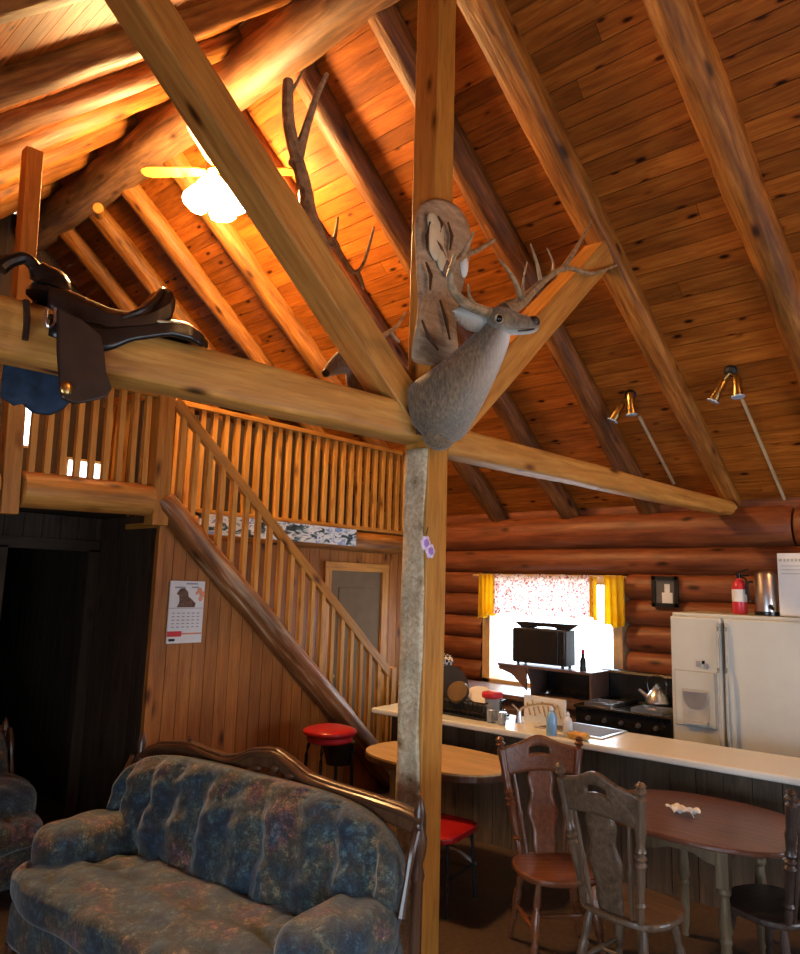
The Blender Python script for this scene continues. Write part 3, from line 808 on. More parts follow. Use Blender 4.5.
def ear(parent, base, tip, wid, d0, d1, inner='bonetip'):
    A, B_ = att(*base, d0), att(*tip, d1); d = B_ - A; s = d.cross((A - EYE)).normalized()
    w = wid / F * (A - EYE).dot(RF); toc = (EYE - A).normalized()
    def fn(u, v):
        k = max(.03, math.sin(PI * (.14 + .86 * u))) ** .7
        q = (v - .5) * 2
        return A + d * u + s * (q * w * k) - toc * (.03 * (1 - q * q) * k)
    b = MB(); b.sheet(fn, 10, 6, tint=lambda u, v: .55 * (1 - abs(v - .5) * 2)); return b.build('ear', 'fur', parent, solid=.008)
ear(dm, (490, 323), (453, 311), 13, .45, .47)
ear(dm, (500, 314), (518, 299), 7, .38, .22)
antler(dm, [([(489, 313, .46), (474, 307.5, .5), (460, 299, .55), (450.5, 284, .6), (452.5, 267, .62), (463, 256.5, .6), (478, 250, .57), (494, 240, .53)],   .026, .008),
            ([(450, 283, .6), (453, 262, .63), (459, 243, .66)], .016, .004), ([(461, 257.5, .6), (468, 245, .63), (474, 231, .66)], .014, .004),
            ([(478, 309, .49), (470, 297, .55), (468, 284, .6)], .012, .003)])
antler(dm, [([(503, 309, .42), (518, 306, .36), (533, 291, .30), (549, 276.5, .24), (567, 268, .19), (592, 273.5, .15), (616, 265, .1)], .030, .008),
            ([(563, 269, .2), (577, 247, .17), (592, 220, .13)], .019, .004), ([(541, 283, .27), (537, 264, .28), (530.5, 244, .3)], .015, .004),
            ([(552, 276, .23), (553, 263, .24), (547, 248, .25)], .010, .003), ([(522, 303, .35), (514, 279, .4), (499, 259, .46)], .018, .004), ([(524, 300, .34), (523, 282, .36), (527.5, 262, .38)], .010, .003)])
b = MB(); b.prism([(-.08, -.14), (.08, -.14), (.1, 0), (.08, .12), (0, .16), (-.08, .12), (-.1, 0)], att(428, 412, .1), (1, K, 0), (0, 0, 1), .03); b.build('wall_plaque', 'carve', dm, smooth=False)

em = thing('deer_head_mount', 'second antlered trophy head, on the far side of the long brace, nose pointing left', 'hunting trophy', att(385, 385, -.15))
b = MB()
ring_body(b, [(395, 400, -.16, 36, .8), (382, 390, -.22, 33, .8), (370, 378, -.28, 26, .8), (360, 368, -.32, 21, .85), (352, 362, -.34, 17, .9), (346, 361, -.35, 14.5, .9), (339, 364, -.36, 10.5, .9), (332, 368.5, -.37, 7.5, .9), (327.5, 372, -.375, 5.5, .9), (325.5, 373, -.38, 3, .9)], 18, lambda i, an, p: .8 * max(0, math.cos(an)) ** 2 if i > 3 else 0)
b.build('head_and_cape', 'fur', em, sub=1, angle=3.2)
b = MB(); b.ball(att(326, 373, -.375), .025, 10, 8); b.build('nose', 'nose', em)
antler(em, [([(350, 350, -.34), (338, 300, -.36), (322, 250, -.38), (309, 213, -.40), (303, 180, -.42), (294, 148, -.44), (288, 115, -.46), (288, 81, -.48)], .05, .026),
            ([(295, 165, -.435), (301, 145, -.43), (307, 125, -.43), (316, 98, -.42), (327, 74, -.40)], .034, .010), ([(288, 96, -.47), (296, 84, -.46), (304, 69, -.45)], .014, .004)])
antler(em, [([(356, 350, -.38), (338, 300, -.44), (328, 262, -.47), (332, 240, -.48), (342, 257, -.5), (354, 272, -.5), (364, 262, -.5), (374, 227, -.48)], .028, .006),
            ([(333, 245, -.48), (336, 232, -.48), (338, 217, -.47)], .014, .004), ([(357, 272, -.5), (361, 280, -.5), (364, 290, -.5)], .014, .006)])
antler(em, [([(372, 345, -.42), (386, 334, -.44), (397, 326, -.46), (406, 312, -.46)], .018, .005), ([(390, 331, -.45), (393, 336, -.45), (399, 342, -.45)], .016, .01)])

cv = thing('wood_carving', 'rounded driftwood slab carved with a face, hung high on the post', 'carving', att(435, 280, .13))
ol = [(413.5, 219), (418, 204), (425, 199), (433, 196.5), (443, 197), (451, 199.5), (459, 205), (464.5, 213), (470, 224), (472, 236), (472, 250), (468, 270), (463, 290), (458, 309), (456, 330), (459, 348), (459, 360), (445, 365), (430, 369), (418, 366), (409, 363), (412, 345), (415, 330), (417, 312), (418, 300), (416, 278), (415, 255), (414, 236)]
b = MB(); P = [att(x, y, .13) for x, y in ol]; n = len(P); cen = sum(P, V((0, 0, 0))) / n
bk = [att(x, y, .095) for x, y in ol]
rings = [bk, P]; 
for s in (.86, .6, .3): rings.append([cen + (p - cen) * s + V((-.02, -.03 * (1 - s) ** .5 - .018 * math.sin(i * 1.7 + s * 9), .012 * math.sin(i * 2.3))) for i, p in enumerate(P)])
vs = [p for r in rings for p in r]; fs = [tuple(range(n))]
for k in range(len(rings) - 1):
    for j in range(n): q = (j + 1) % n; fs.append((k * n + j, k * n + q, (k + 1) * n + q, (k + 1) * n + j))
fs.append(tuple((len(rings) - 1) * n + j for j in range(n)))
b.add(vs, fs); b.build('carved_slab', 'drift', cv, sub=1, angle=3.2)
b = MB()
for pts in ([(430, 222), (427, 236), (428, 250)], [(438, 216), (442, 224), (440, 232)], [(434, 238), (440, 246), (446, 258)], [(426, 262), (431, 275), (430, 290)], [(448, 222), (452, 236), (450, 250)], [(422, 320), (428, 336), (438, 350)], [(440, 300), (446, 320), (450, 340)]):
    b.tube([att(x, y, .178) for x, y in pts], [.006, .012, .006], 6)
b.build('carved_groove', 'carve', cv)
b = MB()
for (x, y, rx, rz) in ((436, 238, .075, .14), (433, 222, .05, .06), (442, 258, .045, .08)): b.ball(att(x, y, .165), (rx, .02, rz), 10, 8)
b.build('carved_face', 'bonetip', cv)
b = MB(); b.ball(att(446, 268, .165), (.035, .02, .055), 10, 8); b.build('red_feather', 'brownlam', cv)
b = MB(); b.ball(att(464, 266, .15), (.03, .025, .075), 10, 8); b.build('white_feather', 'white', cv)

pf = thing('flower_ornament', 'pair of purple rosettes hanging on a string on the post', 'ornament', att(427, 548, .1))
for (x, y) in ((425.5, 543), (430, 551)):
    c = att(x, y, .102); b = MB()
    for k in range(6):
        a = k * PI / 3; b.ball(c + V((math.cos(a) * .024, -.002, math.sin(a) * .024)), (.019, .006, .019), 8, 6)
    f = b.build('rosette', 'purplepale', pf)
    b = MB()
    for k in range(6):
        a = k * PI / 3 + .5; b.ball(c + V((math.cos(a) * .012, -.007, math.sin(a) * .012)), (.012, .004, .012), 8, 6)
    b.build('rosette_center', 'purple', f)
b = MB(); b.tube([att(428, 527, .1), att(426.5, 534, .1)], .003, 5); b.build('string', 'blackmat', pf)

# ------------------------------------------------------------------ saddle on the beam
sd = thing('saddle', 'dark leather western saddle with a blue pad, sitting astride the tie beam', 'saddle', att(90, 330, 0))
def astride(b, prof, d_top, tint=None, nu=24, nv=16, dz=0.):
    """prof: rows (px top x, px top y, half width m, drop m)"""
    rows = [(att(x, y, d_top), w, h) for x, y, w, h in prof]
    def fn(u, v):
        t = u * (len(rows) - 1); k = min(int(t), len(rows) - 2); q = t - k; q = q * q * (3 - 2 * q)
        c = rows[k][0].lerp(rows[k + 1][0], t - k); w = rows[k][1] + (rows[k + 1][1] - rows[k][1]) * q; h = rows[k][2] + (rows[k + 1][2] - rows[k][2]) * q
        a = (v - .5) * 2; s = math.sin(a * PI / 2); e = abs(a)
        y = w * (math.copysign(min(1, abs(s) * 1.25), s) if e else 0); z = -h * max(0, (e - .18) / .82) ** 1.5
        return c + V((-K * 0 + 0, -y, z + dz))
    b.sheet(fn, nu, nv); return b
b = MB(); lo = [(2, 398), (12, 406), (24, 404), (36, 412), (50, 414), (62, 408), (72, 398)]
def padf(u, v):
    k = u * (len(lo) - 1); i = min(int(k), len(lo) - 2); x = lo[i][0] + (lo[i + 1][0] - lo[i][0]) * (k - i); y = lo[i][1] + (lo[i + 1][1] - lo[i][1]) * (k - i)
    q = att(x, y, -.15); tp = att(x, 315, -.0)
    if v < .3: return V((tp.x, tp.y - .09 + .24 * v / .3, 2.92))
    w = (v - .3) / .7; return V((q.x, q.y + .02 * math.sin(u * 9 + w * 3), 3.0 + (q.z - 3.0) * w))
b.sheet(padf, 24, 20); b.build('saddle_pad', 'pad', sd, solid=.03)
b = MB(); astride(b, [(36, 318, .14, .10), (60, 320, .15, .15), (90, 326, .16, .14), (120, 328, .165, .09), (150, 324, .17, .09), (170, 326, .165, .10), (182, 333, .15, .09), (192, 345, .12, .04)], 0); b.build('skirt', 'leatherdark', sd, solid=.014)
b = MB(); astride(b, [(42, 288, .07, .10), (58, 293, .09, .12), (75, 302, .12, .13), (98, 314, .14, .12), (122, 319, .15, .10), (140, 312, .15, .10), (152, 303, .14, .12), (160, 293, .11, .10)], 0); b.build('seat', 'leather', sd, solid=.03)
b = MB(); P = [att(*p) for p in ((122, 318, .15), (140, 311, .165), (152, 303, .15), (161, 292, .08), (163, 290, 0), (161, 292, -.08), (152, 303, -.15))]; b.tube(spline(P, 5), .014, 8); b.build('cantle', 'leather', sd)
b = MB(); b.tube(spline([att(48, 300, 0), att(52, 285, 0), att(42, 274, 0), att(36, 268, 0)], 5), lerps([.085, .07, .045, .035], 16), 12); b.build('swell', 'leatherdark', sd)
b = MB(); b.tube(spline([att(38, 278, 0), att(34, 266, 0), att(24, 258, 0), att(8, 262, 0), att(0, 268, 0)], 5), lerps([.03, .024, .024, .028, .03], 21), 10); b.build('horn', 'leatherdark', sd)
b = MB()
fp = [att(*p, .215) for p in ((58, 308), (82, 318), (102, 335), (105, 350), (107, 372), (113, 388), (108, 397), (88, 402), (75, 404), (62, 398), (60, 380), (58, 350))]
n = len(fp); g = [p + V((0, .022, 0)) for p in fp]
b.add(fp + g, [tuple(range(n)), tuple(range(2 * n - 1, n - 1, -1))] + [(i, (i + 1) % n, (i + 1) % n + n, i + n) for i in range(n)])
b.build('fender', 'leather', sd, bev=.008, smooth=False)
b = MB(); b.tube(spline([att(x, y, .165) for x, y in ((47, 308), (46, 322), (50, 327), (55, 322), (55, 308))], 4), .006, 6); b.build('rigging_ring', 'steel', sd)
b = MB(); b.tube(spline([att(x, y, .16) for x, y in ((26, 300), (27, 320), (25, 340))], 4), .012, 6); b.build('latigo_strap', 'leather', sd)
b = MB(); c = att(66.5, 388, .245); b.ball(c, (.022, .006, .026), 10, 8); b.build('concho', 'brass', sd)
b = MB(); b.tube(spline([att(157, 321, .16), att(165, 322, .17), (att(181, 323, .17))], 4), .006, 6); b.build('saddle_string', 'cord', sd)
# ------------------------------------------------------------------ sofa and armchair
def upholstered(name, label, cat, loc, rz, Ln, crest=True):
    t = thing(name, label, cat, loc, rz)
    m = Ln / 2
    B = lambda mb, n, mt, par=t, **k: mb.build(n, mt, par, local=True, **k)
    b = MB(); b.pillow((m, .46, .205), (m - .04, .38, .135), e=9, n=6, fn=lambda p: (p.x, p.y + .03 * math.sin(p.x * 9) * (p.y > .6) * (.5 - p.z * .5), p.z)); B(b, 'base', 'sofa')
    nch = max(3, round(Ln / .23))
    def seat(p):
        f = min(1, max(0, (p.y + .1) / .35)); f = f * f * (3 - 2 * f)
        sx = (m - .33) / (m - .02); x = p.x * (sx + (1 - sx) * f)
        z = p.z
        if z > 0:
            z *= 1 - .20 * abs(math.cos(p.x * nch * PI / 2)) ** 8 - .14 * math.cos(p.y * 5) ** 10 + .06 * math.sin(p.x * 11 + p.y * 7) + .04 * math.sin(p.x * 29 + p.y * 19)
        y = p.y + .03 * math.sin(p.x * 13) * f
        return (x, y, z)
    b = MB(); b.pillow((m, .535, .385), (m - .02, .375, .105), e=4.5, n=26, fn=seat); B(b, 'seat_cushion', 'sofa', sub=1)
    def back(p):
        y = p.y
        if y > 0:
            ch = abs(math.cos(p.x * nch * PI / 2)) ** 10
            bt = max(0, 1 - ((math.sin(p.x * nch * PI / 2)) ** 2 * 0 + ((p.z - .1) * 3) ** 2)) * ch
            y *= 1 - .55 * ch - .45 * bt + .10 * math.sin(p.z * 7 + p.x * 5) + .07 * math.sin(p.z * 17 + p.x * 23)
            y += .25 * math.cos(p.z * 1.9)
        z = p.z * (1 - .16 * abs(p.x) ** 8) if p.z > 0 else p.z
        return (p.x * (1 - .05 * max(0, p.z)), y, z)
    R = Matrix.Rotation(math.radians(11), 3, 'X')
    b = MB(); b.pillow((m + .015, .17, .65), (m - .04, .11, .315), e=4, n=30, fn=back, rot=R); B(b, 'back_cushion', 'sofa', sub=1)
    for s in (0, 1):
        u = .175 if s == 0 else Ln - .175
        b = MB(); b.pillow((u, .43, .505), (.165, .30, .135), e=3, n=12, fn=lambda p: (p.x * (1 + .06 * math.sin(p.y * 9)), p.y, p.z * (1 + .08 * math.sin(p.x * 5 + p.y * 6) + .12 * p.y))); B(b, 'arm', 'sofa', sub=1)
        b = MB(); b.pillow((u, .42, .32), (.135, .29, .17), e=7, n=4); B(b, 'arm_panel', 'sofa')
    prof = [(.0, .94), (.06, .96), (.16, .975), (.26, .985), (.33, 1.0), (.39, 1.05), (.44, 1.085), (.48, 1.08), (.53, 1.06), (.58, 1.015), (.63, .995), (.70, 1.005), (.77, 1.02), (.82, 1.01), (.9, .985), (.96, .94), (1., .87)]
    if not crest: prof = [(u, z * .94) for u, z in prof]
    top = [(u * (Ln - .06) + .03, z) for u, z in prof]
    poly = top + [(u, z - .10) for u, z in reversed(top)]
    b = MB(); b.prism(poly, (0, .045, 0), (1, 0, 0), (0, 0, 1), .05); c = B(b, 'carved_crest', 'carve', smooth=False, bev=.012)
    b = MB(); b.tube(spline([(u, .07, z - .03) for u, z in top], 3), .016, 8, rough=.2); B(b, 'crest_moulding', 'carve', c)
    b = MB()
    for u, z in ((.44, 1.02), (.39, 1.0), (.5, 1.0), (.45, .98)): b.ball((u * Ln, .075, z - .03), (.03, .018, .022), 8, 6)
    b.lathe([(0, .012), (.3, .018), (.5, .008), (.75, .014), (1, .002)], (.775 * Ln, .05, .98), (.775 * Ln, .05, 1.05), 10)
    B(b, 'crest_carving', 'carve', c)
    for s in (0, 1):
        u = .03 if s == 0 else Ln - .03
        b = MB(); b.lathe([(0, .028), (.3, .028), (.6, .026), (.63, .034), (.68, .022), (.74, .036), (.8, .04), (.86, .022), (.92, .028), (.97, .016), (1, .003)], (u + (.02 if s == 0 else -.02), .075, .1), (u + (.02 if s == 0 else -.02), .055, 1.02 if crest else .95), 12); B(b, 'back_post', 'carve')
        b = MB(); b.tube(spline([(u, .10, .88), (u + .0, .14, .80), (u, .17, .70), (u, .21, .56)], 5), lerps([.014, .018, .013, .02], 16), 8, rough=.1); B(b, 'side_rail', 'carve')
        for v in (.12, .78):
            b = MB(); b.lathe([(0, .022), (.5, .035), (1, .03)], (.1 if s == 0 else Ln - .1, v, 0), (.1 if s == 0 else Ln - .1, v, .09), 10); B(b, 'foot', 'carve')
    return t
upholstered('sofa', 'blue and brown floral tufted sofa with a carved wooden crest', 'sofa', (2.675, 2.14, 0), math.radians(96.5), 2.15)
upholstered('armchair', 'matching floral armchair at the left edge, beyond the sofa arm', 'armchair', (2.12, 5.60, 0), math.radians(180), .95, crest=False)

# ------------------------------------------------------------------ bar counter and kitchen
def barX(Y): return 4.82 - .072 * (Y - 1.16)
bc = thing('bar_counter', 'long cream topped bar counter with a panelled front, between dining table and kitchen', 'counter', (5.1, 2.4, 0))
b = MB(); p0, p1 = V((barX(-.6) + .31, -.6, .885)), V((barX(4.42) + .31, 4.42, .885)); b.beam(p0, p1, .62, .045); b.build('countertop', 'counter', bc, bev=.012, smooth=False)
b = MB(); q0, q1 = V((barX(-.55) + .22, -.55, 0)), V((barX(4.35) + .22, 4.35, 0)); boards(b, q0, q1 - q0, (q1 - q0).length, 0, .86, w=.17, th=.025); b.build('front_panel', 'barbase', bc, smooth=False)
b = MB(); off = V((.19, 0, .43)); b.beam(q0 + off, q1 + off, .34, .855); b.build('cabinet_body', 'barbase', bc, smooth=False)

kc = thing('kitchen_cabinet', 'low dark kitchen base cabinet under the window', 'cabinet', (6.5, 4.3, 0))
b = MB(); b.box((6.52, 4.32, .44), (.56, 2.0, .84)); b.build('body', 'brownlam', kc, smooth=False)
b = MB(); b.box((6.50, 4.32, .885), (.62, 2.04, .05)); b.build('worktop', 'brownlam', kc, bev=.008, smooth=False)
for k in range(4):
    b = MB(); b.box((6.232, 3.57 + .5 * k, .42), (.02, .46, .7)); d = b.build('door', 'brownlam', kc, bev=.006, smooth=False)
    b = MB(); b.ball((6.21, 3.4 + .5 * k + .1, .68), .016); b.build('knob', 'brass', d)

# refrigerator
FX = 6.05; y0, y1 = 1.375, 2.375; ym = 1.955; TOP = 1.795
fr = thing('refrigerator', 'almond side by side refrigerator with a water and ice dispenser', 'refrigerator', (6.42, (y0 + y1) / 2, 0))
b = MB(); b.box((6.44, (y0 + y1) / 2, TOP / 2), (.70, y1 - y0, TOP - .005)); b.build('cabinet', 'fridge', fr, bev=.01, smooth=False)
b = MB(); b.box((6.07, (y1 + ym) / 2 + .004, .93), (.06, y1 - ym - .012, TOP - .13)); d = b.build('freezer_door', 'fridge', fr, bev=.012, smooth=False)
def panel(nm, mt, ya, yb, za, zb, x=6.036, dx=.008, par=None, bev=.0):
    b = MB(); b.box((x, (ya + yb) / 2, (za + zb) / 2), (dx, abs(yb - ya), zb - za)); return b.build(nm, mt, par or d, bev=bev, smooth=False)
a0, a1 = atx(675, 670, 6.04), atx(713, 723, 6.04)
disp = panel('dispenser_surround', 'fridgetrim', 2.345, 2.02, .895, 1.335, bev=.003)
panel('dispenser_plate', 'fridge', 2.335, 2.03, .905, 1.325, x=6.032)
panel('control_strip', 'fridge', 2.335, 2.03, 1.245, 1.32, x=6.029)
panel('dispenser_recess', 'fridgetrim', 2.285, 2.075, .93, 1.19, x=6.0275, dx=.004)
b = MB(); b.prism([(-.095, 0), (-.08, -.06), (-.04, -.10), (.04, -.10), (.08, -.06), (.095, 0), (.095, .03), (-.095, .03)], (6.022, 2.18, 1.14), (0, 1, 0), (0, 0, 1), .012); b.build('dispenser_lever', 'steel', d, smooth=False)
panel('drip_tray', 'fridgetrim', 2.275, 2.085, .922, .95, x=6.015, dx=.03)
panel('magnet', 'greyink', 2.165, 2.135, 1.37, 1.415, x=6.034, dx=.01)
panel('magnet', 'greyink', 2.11, 2.075, 1.365, 1.40, x=6.034, dx=.01)
panel('badge', 'black', 2.12, 2.10, 1.395, 1.42, x=6.034, dx=.01)
b = MB(); b.box((6.07, (y0 + ym) / 2 - .004, .93), (.06, ym - y0 - .012, TOP - .13)); d2 = b.build('fridge_door', 'fridge', fr, bev=.012, smooth=False)
panel('door_gap', 'fridgedark', ym - .006, ym + .006, .1, TOP - .07, x=6.06, dx=.05, par=fr)
for yy, par in ((ym + .032, d), (ym - .032, d2)):
    b = MB(); b.tube(spline([(6.04, yy, 1.72), (6.018, yy, 1.66), (6.012, yy, 1.38), (5.992, yy, 1.34), (5.988, yy, .9), (6.012, yy, .78), (6.04, yy, .74)], 4), .013, 8, asp=.8); b.build('handle', 'fridgetrim', par)
for (ya) in (2.22, 1.6): pass

ft = TOP + .001
fe = thing('fire_extinguisher', 'small red fire extinguisher with white label standing on the refrigerator', 'fire extinguisher', (6.3, 1.895, ft))
b = MB(); b.lathe([(0, .052), (.03, .056), (.75, .056), (.88, .045), (.97, .02), (1, .018)], (6.3, 1.895, ft), (6.3, 1.895, ft + .29), 18); b.build('cylinder', 'redpaint', fe)
b = MB(); b.lathe([(0, .0572), (1, .0572)], (6.3, 1.895, ft + .10), (6.3, 1.895, ft + .2), 18); b.build('label_band', 'white', fe)
b = MB(); b.tube([(6.3, 1.895, ft + .285), (6.3, 1.895, ft + .33)], .018, 10); b.beam((6.3, 1.91, ft + .335), (6.3, 1.82, ft + .365), .02, .012); b.beam((6.3, 1.9, ft + .31), (6.3, 1.82, ft + .315), .02, .012); b.build('valve_handle', 'black', fe)
b = MB(); b.tube(spline([(6.3, 1.87, ft + .30), (6.27, 1.83, ft + .27), (6.28, 1.835, ft + .16)], 4), .009, 8); b.build('hose', 'black', fe)
ur = thing('coffee_urn', 'tall stainless coffee urn standing on the refrigerator', 'urn', (6.3, 1.69, ft))
b = MB(); b.lathe([(0, .085), (.03, .09), (.06, .08), (.95, .08), (1, .07)], (6.3, 1.69, ft), (6.3, 1.69, ft + .335), 22); b.build('body', 'steel', ur)
b = MB(); b.lathe([(0, .092), (1, .092)], (6.3, 1.69, ft), (6.3, 1.69, ft + .03), 20); b.build('base_ring', 'black', ur)
b = MB(); b.tube(spline([(6.26, 1.775, ft + .26), (6.25, 1.81, ft + .25), (6.25, 1.81, ft + .12), (6.26, 1.78, ft + .1)], 4), .01, 8); b.build('side_handle', 'black', ur)
b = MB(); b.lathe([(0, .02), (1, .012)], (6.24, 1.65, ft + .07), (6.2, 1.62, ft + .05), 8); b.build('spigot', 'black', ur)
b = MB(); b.lathe([(0, .07), (.6, .055), (1, .0)], (6.3, 1.69, ft + .335), (6.3, 1.69, ft + .355), 20); b.build('lid', 'steel', ur)
wb = thing('white_box', 'white box with faint grey writing beside the coffee urn on the refrigerator', 'box', (6.3, 1.49, ft))
b = MB(); b.box((6.33, 1.482, ft + .245), (.2, .20, .49)); b.build('carton', 'white', wb, bev=.004, smooth=False)
b = MB()
for k, (dy, w) in enumerate(((.075, .03), (.045, .02), (.02, .018), (-.008, .022), (-.035, .02), (-.06, .018))): b.box((6.229, 1.482 + dy, ft + .435), (.003, w * .8, .022))
for k in range(3): b.box((6.229, 1.482, ft + .39 - .03 * k), (.003, .15, .005))
b.build('faint_writing', 'fridgetrim', wb, smooth=False)

# framed picture on the log wall
pfm = thing('picture_frame', 'small black framed picture on the log wall left of the refrigerator', 'picture', (6.83, 2.74, 1.97))
pw = [atx(x, y, 6.82) for x, y in ((651.5, 576), (678.5, 607.5))]; yc = (pw[0].y + pw[1].y) / 2; zc = (pw[0].z + pw[1].z) / 2; hw = abs(pw[0].y - pw[1].y) / 2; hh = abs(pw[0].z - pw[1].z) / 2
b = MB()
for s in (-1, 1):
    b.beam((6.825, yc + s * (hw - .017), zc - hh), (6.825, yc + s * (hw - .017), zc + hh), .036, .03, up=(1, 0, 0)); b.beam((6.825, yc - hw, zc + s * (hh - .017)), (6.825, yc + hw, zc + s * (hh - .017)), .03, .036)
b.build('frame', 'blackwood', pfm, smooth=False)
b = MB(); b.box((6.832, yc, zc), (.008, hw * 1.7, hh * 1.7)); b.build('picture_print', 'fridgedark', pfm, smooth=False)
b = MB(); b.box((6.826, yc - .02, zc - .06), (.004, .10, .10)); b.box((6.826, yc - .02, zc + .03), (.004, .05, .08)); b.build('pale_figure', 'white', pfm, smooth=False)

# stove and kettle
sv = thing('kitchen_stove', 'black gas range with tall backguard beside the refrigerator', 'stove', (6.45, 2.86, 0))
b = MB(); b.box((6.44, 2.86, .455), (.62, .88, .90)); b.build('oven_body', 'black', sv, bev=.01, smooth=False)
b = MB(); b.box((6.70, 2.90, 1.06), (.10, .84, .30)); b.build('backguard', 'black', sv, bev=.03, smooth=False)
b = MB(); b.box((6.42, 2.86, .915), (.64, .90, .025)); b.build('cooktop', 'black', sv, bev=.008, smooth=False)
for (dx, dy) in ((-.15, -.22), (-.15, .22), (.13, -.22), (.13, .22)):
    b = MB(); c = V((6.42 + dx, 2.86 + dy, .945))
    for k in range(4):
        a = k * PI / 4; e = V((math.cos(a) * .13, math.sin(a) * .13, 0)); b.beam(c - e, c + e, .012, .012)
    for s in (-1, 1):
        b.beam(c + V((s * .13, -.13, 0)), c + V((s * .13, .13, 0)), .012, .03); b.beam(c + V((-.13, s * .13, 0)), c + V((.13, s * .13, 0)), .012, .03)
    b.lathe([(0, .04), (1, .03)], c - V((0, 0, .02)), c - V((0, 0, .004)), 12)
    b.build('burner_grate', 'steel' if dx < 0 else 'blackmat', sv, smooth=False)
for k in range(5):
    b = MB(); b.lathe([(0, .022), (1, .016)], (6.13, 2.55 + .155 * k, .82), (6.10, 2.55 + .155 * k, .82), 12); b.build('knob', 'steel', sv)
b = MB(); b.tube([(6.085, 2.5, .70), (6.085, 3.22, .70)], .012, 8); b.build('oven_handle', 'steel', sv)
kt = thing('kettle', 'shiny steel kettle on the stove next to the refrigerator', 'kettle', (6.5, 2.69, .965))
kc_ = V((6.5, 2.69, .962))
b = MB(); b.lathe([(0, .085), (.1, .10), (.5, .09), (.85, .055), (1, .03)], kc_, kc_ + V((0, 0, .14)), 18); b.build('body', 'steel', kt)
b = MB(); b.lathe([(0, .034), (.5, .03), (.6, .012), (1, .014)], kc_ + V((0, 0, .14)), kc_ + V((0, 0, .175)), 12); b.build('lid', 'steel', kt)
b = MB(); b.tube(spline([kc_ + V((0, .07, .10)), kc_ + V((0, .085, .2)), kc_ + V((0, 0, .245)), kc_ + V((0, -.085, .2)), kc_ + V((0, -.07, .10))], 4), .009, 8); b.build('handle', 'black', kt)
b = MB(); b.tube([kc_ + V((-.03, .08, .06)), kc_ + V((-.06, .14, .12))], [.022, .012], 8); b.build('spout', 'steel', kt)

# wooden shelf unit with microwave in front of the window
hu = thing('countertop_hutch', 'low dark brown shelf with curved sides standing on the worktop in front of the window', 'shelf', (6.5, 3.7, .91))
Z = .911
b = MB(); b.box((6.46, 3.73, 1.185), (.36, 1.04, .022)); b.build('top_board', 'brownlam', hu, smooth=False)
for yy in (3.225, 3.9):
    b = MB(); b.prism([(6.28, Z), (6.64, Z), (6.64, 1.174), (6.28, 1.174)] if yy < 3.5 else [(6.36, Z), (6.64, Z), (6.64, 1.174), (6.28, 1.174), (6.30, 1.1), (6.345, 1.03)], (0, yy, 0), (1, 0, 0), (0, 0, 1), .02); b.build('side_panel', 'brownlam', hu, smooth=False)
b = MB(); b.prism([(3.24, 1.174), (3.24, Z), (3.88, Z), (3.90, Z + .05), (4.02, Z + .16), (4.24, 1.174)], (6.64, 0, 0), (0, 1, 0), (0, 0, 1), .012); b.build('back_panel', 'black', hu, smooth=False)
b = MB(); b.prism([(4.245, 1.174), (4.245, 1.14), (4.1, 1.10), (3.96, 1.0), (3.92, .96), (3.92, 1.174)], (6.30, 0, 0), (0, 1, 0), (0, 0, 1), .02); b.build('curved_apron', 'brownlam', hu, smooth=False)
mw = thing('microwave', 'black microwave oven on the brown shelf in front of the window', 'microwave', (6.5, 3.72, 1.2))
b = MB(); b.box((6.42, 3.80, 1.215 + .175), (.19, .60, .34)); b.build('case', 'blackmat', mw, bev=.008, smooth=False)
b = MB(); b.box((6.31, 3.83, 1.39), (.02, .52, .32)); b.build('door', 'black', mw, bev=.006, smooth=False)
b = MB(); b.box((6.31, 3.535, 1.39), (.02, .06, .32)); b.build('control_panel', 'black', mw, bev=.004, smooth=False)
for y_ in (3.55, 4.05):
    for x_ in (6.35, 6.49):
        b = MB(); b.tube([(x_, y_, 1.197), (x_, y_, 1.222)], .015, 8); b.build('foot', 'black', mw)
tr_ = tag(MB().prism([(-.36, .055), (-.33, .06), (.33, .06), (.36, .055), (.27, .0), (.2, -.0), (.16, .02), (-.10, .02), (-.14, .0), (-.27, .0)], (6.43, 3.73, 1.563), (0, 1, 0), (0, 0, 1), .2).build('roasting_tray', 'black', smooth=False), 'dark shallow tray lying on top of the microwave', 'tray')
bt = thing('sauce_bottle', 'dark bottle with a red cap beside the microwave', 'bottle', (6.37, 3.34, 1.197))
b = MB(); b.lathe([(0, .03), (.6, .03), (.8, .016), (1, .014)], (6.37, 3.345, 1.197), (6.37, 3.345, 1.36), 12); b.build('bottle_body', 'leatherdark', bt)
b = MB(); b.lathe([(0, .018), (1, .016)], (6.37, 3.345, 1.36), (6.37, 3.345, 1.40), 10); b.build('cap', 'redpaint', bt)

